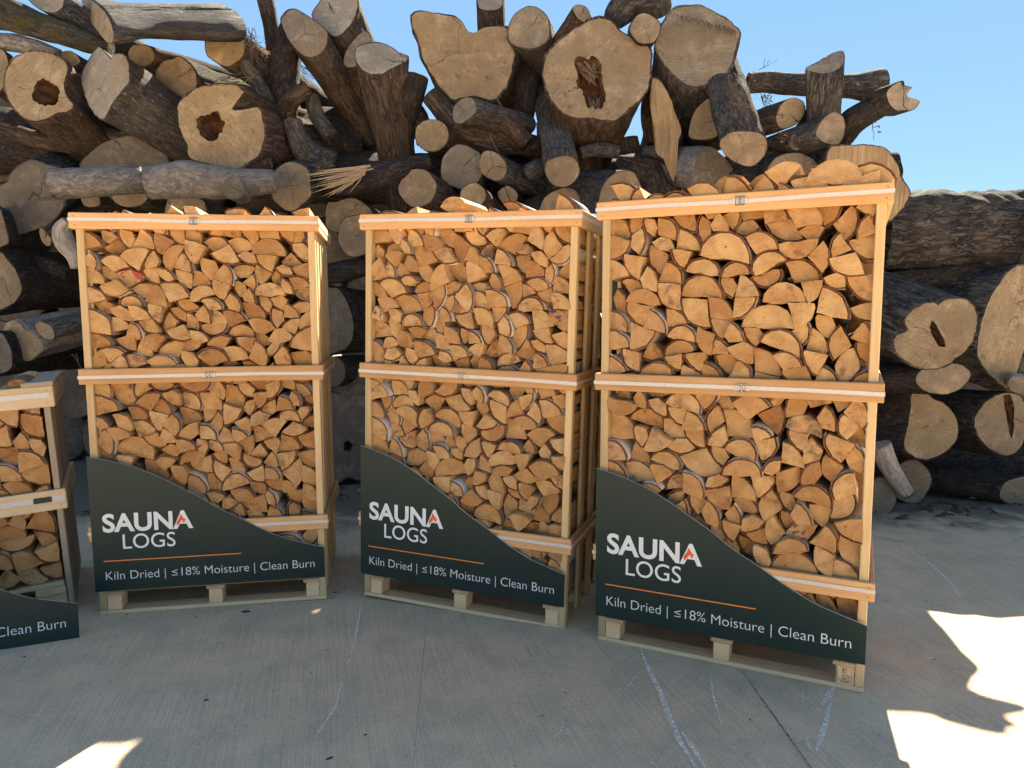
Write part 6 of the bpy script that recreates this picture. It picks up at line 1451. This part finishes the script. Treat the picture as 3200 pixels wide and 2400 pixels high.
# ------------------------------------------------------------------ twigs and litter
def twig(z, label, segs, dY, Yx, r=.006, leaves=(), name='twig'):
    mb = MB(); R = random.Random(int(Yx) + len(segs))
    for s in segs:
        P = [at(*zx(z, p), Y0(Yx) + dY + R.uniform(-.02, .02)) for p in s]
        rr = r * R.uniform(.6, 1.2); prev = None
        for i, p in enumerate(P):
            d = (P[min(i + 1, len(P) - 1)] - P[max(i - 1, 0)]).normalized()
            u = d.cross(Vector((.1, 1, .2))).normalized(); v = d.cross(u)
            q = rr * (1 - .7 * i / len(P))
            ring = [mb.vert(p + u * q * math.cos(a) + v * q * math.sin(a)) for a in (0, 1.26, 2.51, 3.77, 5.03)]
            if prev:
                for a in range(5): mb.face([prev[a], prev[(a + 1) % 5], ring[(a + 1) % 5], ring[a]], [(0, 0)] * 4, 0, True)
            prev = ring
    o = mb.build(name, M_TWIG); tag(o, label, 'twig', 'loose twigs caught in the pile')
    for (lx, ly, ls) in leaves:
        lm = MB(); c = at(*zx(z, (lx, ly)), Y0(Yx) + dY - .02); s = ls * ZT[z][2] / F * 6
        a = R.uniform(0, 6.28); ax_ = Vector((math.cos(a), .3, math.sin(a))).normalized(); bx = ax_.cross(Vector((0, 1, 0))).normalized()
        for sx, sy, dd in ((-1, 0, 0), (-.3, .42, .15), (.5, .3, .1), (1, 0, .3), (.4, -.34, .12), (-.4, -.4, .1)): lm.vert(c + ax_ * s * sx + bx * s * sy + Vector((0, -dd * s, 0)))
        lm.vert(c + Vector((0, s * .12, 0)))
        for i in range(6): lm.face([i, (i + 1) % 6, 6], [(0, 0)] * 3)
        lm.build('leaf', M_LEAF, o)
    return o
def wander(p, q, n, amp, R):
    return [(p[0] + (q[0] - p[0]) * t / n + R.uniform(-amp, amp) * (0 < t), p[1] + (q[1] - p[1]) * t / n + R.uniform(-amp, amp) * (0 < t)) for t in range(n + 1)]
R = random.Random(77)
twig('1', 'tangle of thin twigs with a few dead leaves right of the smooth round end', [wander((1540 + R.uniform(-20, 60), 160 + R.uniform(0, 120)), (1560 + R.uniform(-30, 150), 240 + R.uniform(0, 260)), 6, 16, R) for _ in range(30)], -.3, 800, .0026, [(1660, 310, 14), (1690, 330, 16), (1650, 345, 13), (1680, 360, 12), (1640, 300, 14)])
twig('1', 'thin twigs against the blue gap beside the slanting brown log', [wander((1890 + R.uniform(0, 30), 400 + R.uniform(0, 60)), (1930 + R.uniform(0, 60), 470 + R.uniform(0, 60)), 5, 10, R) for _ in range(9)], .1, 950, .004)
twig('1', 'broken twigs bristling above the heart-shaped log', [wander((1400 + R.uniform(-60, 200), 500 + R.uniform(-20, 20)), (1380 + R.uniform(-40, 280), 480 + R.uniform(-50, 60)), 4, 10, R) for _ in range(10)], -.55, 700, .005)
twig('1', 'hanging straws at the rough end of the long smooth log', [wander((330, 1230), (180, 1268), 5, 5, R), wander((340, 1235), (230, 1240), 4, 6, R), wander((350, 1240), (260, 1262), 4, 5, R)], -.85, 200, .008)
twig('1', 'twigs with dry scraps right of the star-cracked log end', [wander((1960 + R.uniform(-20, 40), 1010 + R.uniform(0, 40)), (2060 + R.uniform(-40, 60), 1060 + R.uniform(-40, 60)), 4, 10, R) for _ in range(8)], -.5, 1000, .004, [(2000, 1050, 14), (2050, 1090, 18), (2080, 1040, 14)])
twig('3', 'ivy stems creeping over the hanging log', [wander((340 + R.uniform(-30, 190), 470 + R.uniform(-40, 180)), (340 + R.uniform(-30, 220), 660 + R.uniform(-60, 170)), 9, 9, R) for _ in range(26)], -.60, 2320, .0028, [(360, 480, 8), (480, 475, 9), (520, 510, 8)])
twig('3', 'fine twig with buds standing up against the sky', [wander((545, 440), (610, 400), 4, 6, R), wander((580, 425), (660, 375), 4, 4, R), wander((575, 430), (585, 362), 4, 4, R), wander((600, 400), (615, 372), 2, 3, R)], -.1, 2380, .003)
twig('3', 'thin twigs hanging in the sky window left of the oval pale end', [wander((560 + R.uniform(-10, 80), 580 + R.uniform(0, 30)), (590 + R.uniform(-30, 60), 640 + R.uniform(0, 120)), 5, 10, R) for _ in range(12)], -.1, 2400, .003, [(600, 600, 8), (575, 690, 9)])
twig('3', 'tangle of twigs round the smallest log end', [wander((640 + R.uniform(0, 120), 830 + R.uniform(-20, 60)), (720 + R.uniform(-40, 130), 860 + R.uniform(-40, 80)), 5, 12, R) for _ in range(16)], -.4, 2450, .003, [(800, 880, 9), (690, 890, 12), (710, 850, 12)])
twig('3', 'dangling twig with two dead leaves under the broken limb', [wander((1262, 765), (1268, 885), 6, 5, R), wander((1265, 800), (1300, 795), 3, 3, R)], -.1, 2730, .004, [(1300, 795, 12), (1302, 830, 16), (1280, 768, 8)])
twig('2', 'thin dry stalk hanging over the middle of the pile', [wander((970, 850), (1020, 965), 5, 4, R), wander((1015, 630), (1050, 690), 3, 4, R)], -.4, 1550, .006)
twig('7', 'dead stalk curling beside the left crate', [wander((490, 1545), (540, 1600), 5, 5, R), wander((520, 1540), (548, 1640), 5, 5, R)], -.9, 250, .006)
def chip(x, y, s, label, mat=None, asp=2.2):
    R = random.Random(int(x + y)); c = on_ground(x, y); a = R.uniform(-.6, .6)
    mb = MB(); n = 8; h = s * .16
    out = []
    for i in range(n):
        t = 6.283 * i / n; rr = R.uniform(.75, 1.1)
        u, v = s * rr * math.cos(t), s * rr * math.sin(t) / asp
        out.append((c.x + u * math.cos(a) - v * math.sin(a), c.y + u * math.sin(a) + v * math.cos(a)))
    b = [mb.vert((p[0], p[1], .001)) for p in out]; t_ = [mb.vert((p[0] * .92 + c.x * .08, p[1] * .92 + c.y * .08, h * R.uniform(.6, 1.2))) for p in out]
    ct = mb.vert((c.x, c.y, h * 1.3))
    for i in range(n):
        j = (i + 1) % n
        mb.face([b[i], b[j], t_[j], t_[i]], [(0, 0)] * 4); mb.face([t_[i], t_[j], ct], [(0, 0)] * 3)
    o = mb.build('bark_chip' if mat is None else 'wood_chip', mat or M_CHIP); tag(o, label, 'chip', 'loose chips on the concrete')
chip(768, 1912, .026, 'largest dark bark chip in front of the left crate pallet')
chip(613, 1930, .011, 'small dark bark chip below the left crate middle block')
chip(690, 2010, .012, 'thin dark chip on open concrete below the left crate', asp=4)
chip(76, 2052, .012, 'dark crumb on the concrete below the low sign')
chip(645, 2188, .013, 'dark blot-like crumb in the middle of the bare concrete, left of centre')
chip(857, 2160, .009, 'tiny orange wood chip on the bare concrete', M_CHIPPALE)
chip(515, 2108, .009, 'flat pale sliver on the concrete below the left crate', M_CHIPPALE, 4)
chip(1048, 1852, .016, 'dark chip between the left and central crate feet')
chip(1037, 1870, .012, 'second dark chip beside the left crate corner foot', asp=3)
chip(1030, 2370, .016, 'dark crumb near the bottom edge of the concrete')
chip(2920, 2062, .016, 'pale sliver just above the narrow sunlit patch', M_CHIPPALE, 5)
chip(3175, 1690, .022, 'pale straw-like sliver on the far concrete at the right', M_CHIPPALE, 9)
chip(2938, 1613, .07, 'long bark flake on the concrete near the right logs', asp=3.5)
chip(2960, 1608, .05, 'curled bark flake standing by the long flake', asp=1.6)
chip(3100, 1604, .03, 'small lump of bark below the ground log at the right')
chip(1695, 2237, .009, 'tiny white chip on the concrete under the central crate', M_CHIPPALE, 1.2)
lit = MB(); R = random.Random(9)
for k in range(520):
    x = R.uniform(-3.4, 5.2); y = (6.35 if x < 1.2 else 5.95) + R.gauss(0, .22) - (0 if R.random() < .75 else R.uniform(0, .7))
    a = R.uniform(0, 3.14); s = R.uniform(.008, .05) * (1 if R.random() < .8 else 1.8); w = s * R.uniform(.12, .5); h = R.uniform(.003, .02)
    tl = R.uniform(-.3, .3)
    for sx, sy in ((-1, -1), (1, -1), (1, 1), (-1, 1)):
        u, v = sx * s * R.uniform(.7, 1), sy * w * R.uniform(.7, 1)
        lit.vert((x + u * math.cos(a) - v * math.sin(a), y + u * math.sin(a) + v * math.cos(a), .006 + h + tl * u))
    i = len(lit.v) - 4
    c = lit.vert((x, y, .008 + h * 2))
    for q in range(4): lit.face([i + q, i + (q + 1) % 4, c], [(0, 0)] * 3, 0 if k % 9 else 1)
for k in range(420):
    x, y = R.uniform(-3.2, 3.6), R.uniform(2.3, 6.0)
    a = R.uniform(0, 3.14); s = R.uniform(.002, .0065); w = s * R.uniform(.2, .7)
    for sx, sy in ((-1, -1), (1, -1), (1, 1), (-1, 1)):
        u, v = sx * s * R.uniform(.6, 1), sy * w * R.uniform(.6, 1)
        lit.vert((x + u * math.cos(a) - v * math.sin(a), y + u * math.sin(a) + v * math.cos(a), .003))
    i = len(lit.v) - 4
    c = lit.vert((x, y, .004 + w * .6))
    for q in range(4): lit.face([i + q, i + (q + 1) % 4, c], [(0, 0)] * 3, 0 if k % 3 else 1)
lo = lit.build('bark_litter', [M_CHIP, M_CHIPPALE]); lo['kind'] = 'stuff'
tag(lo, 'litter of bark scraps at the foot of the log pile and crumbs over the concrete', 'bark litter')
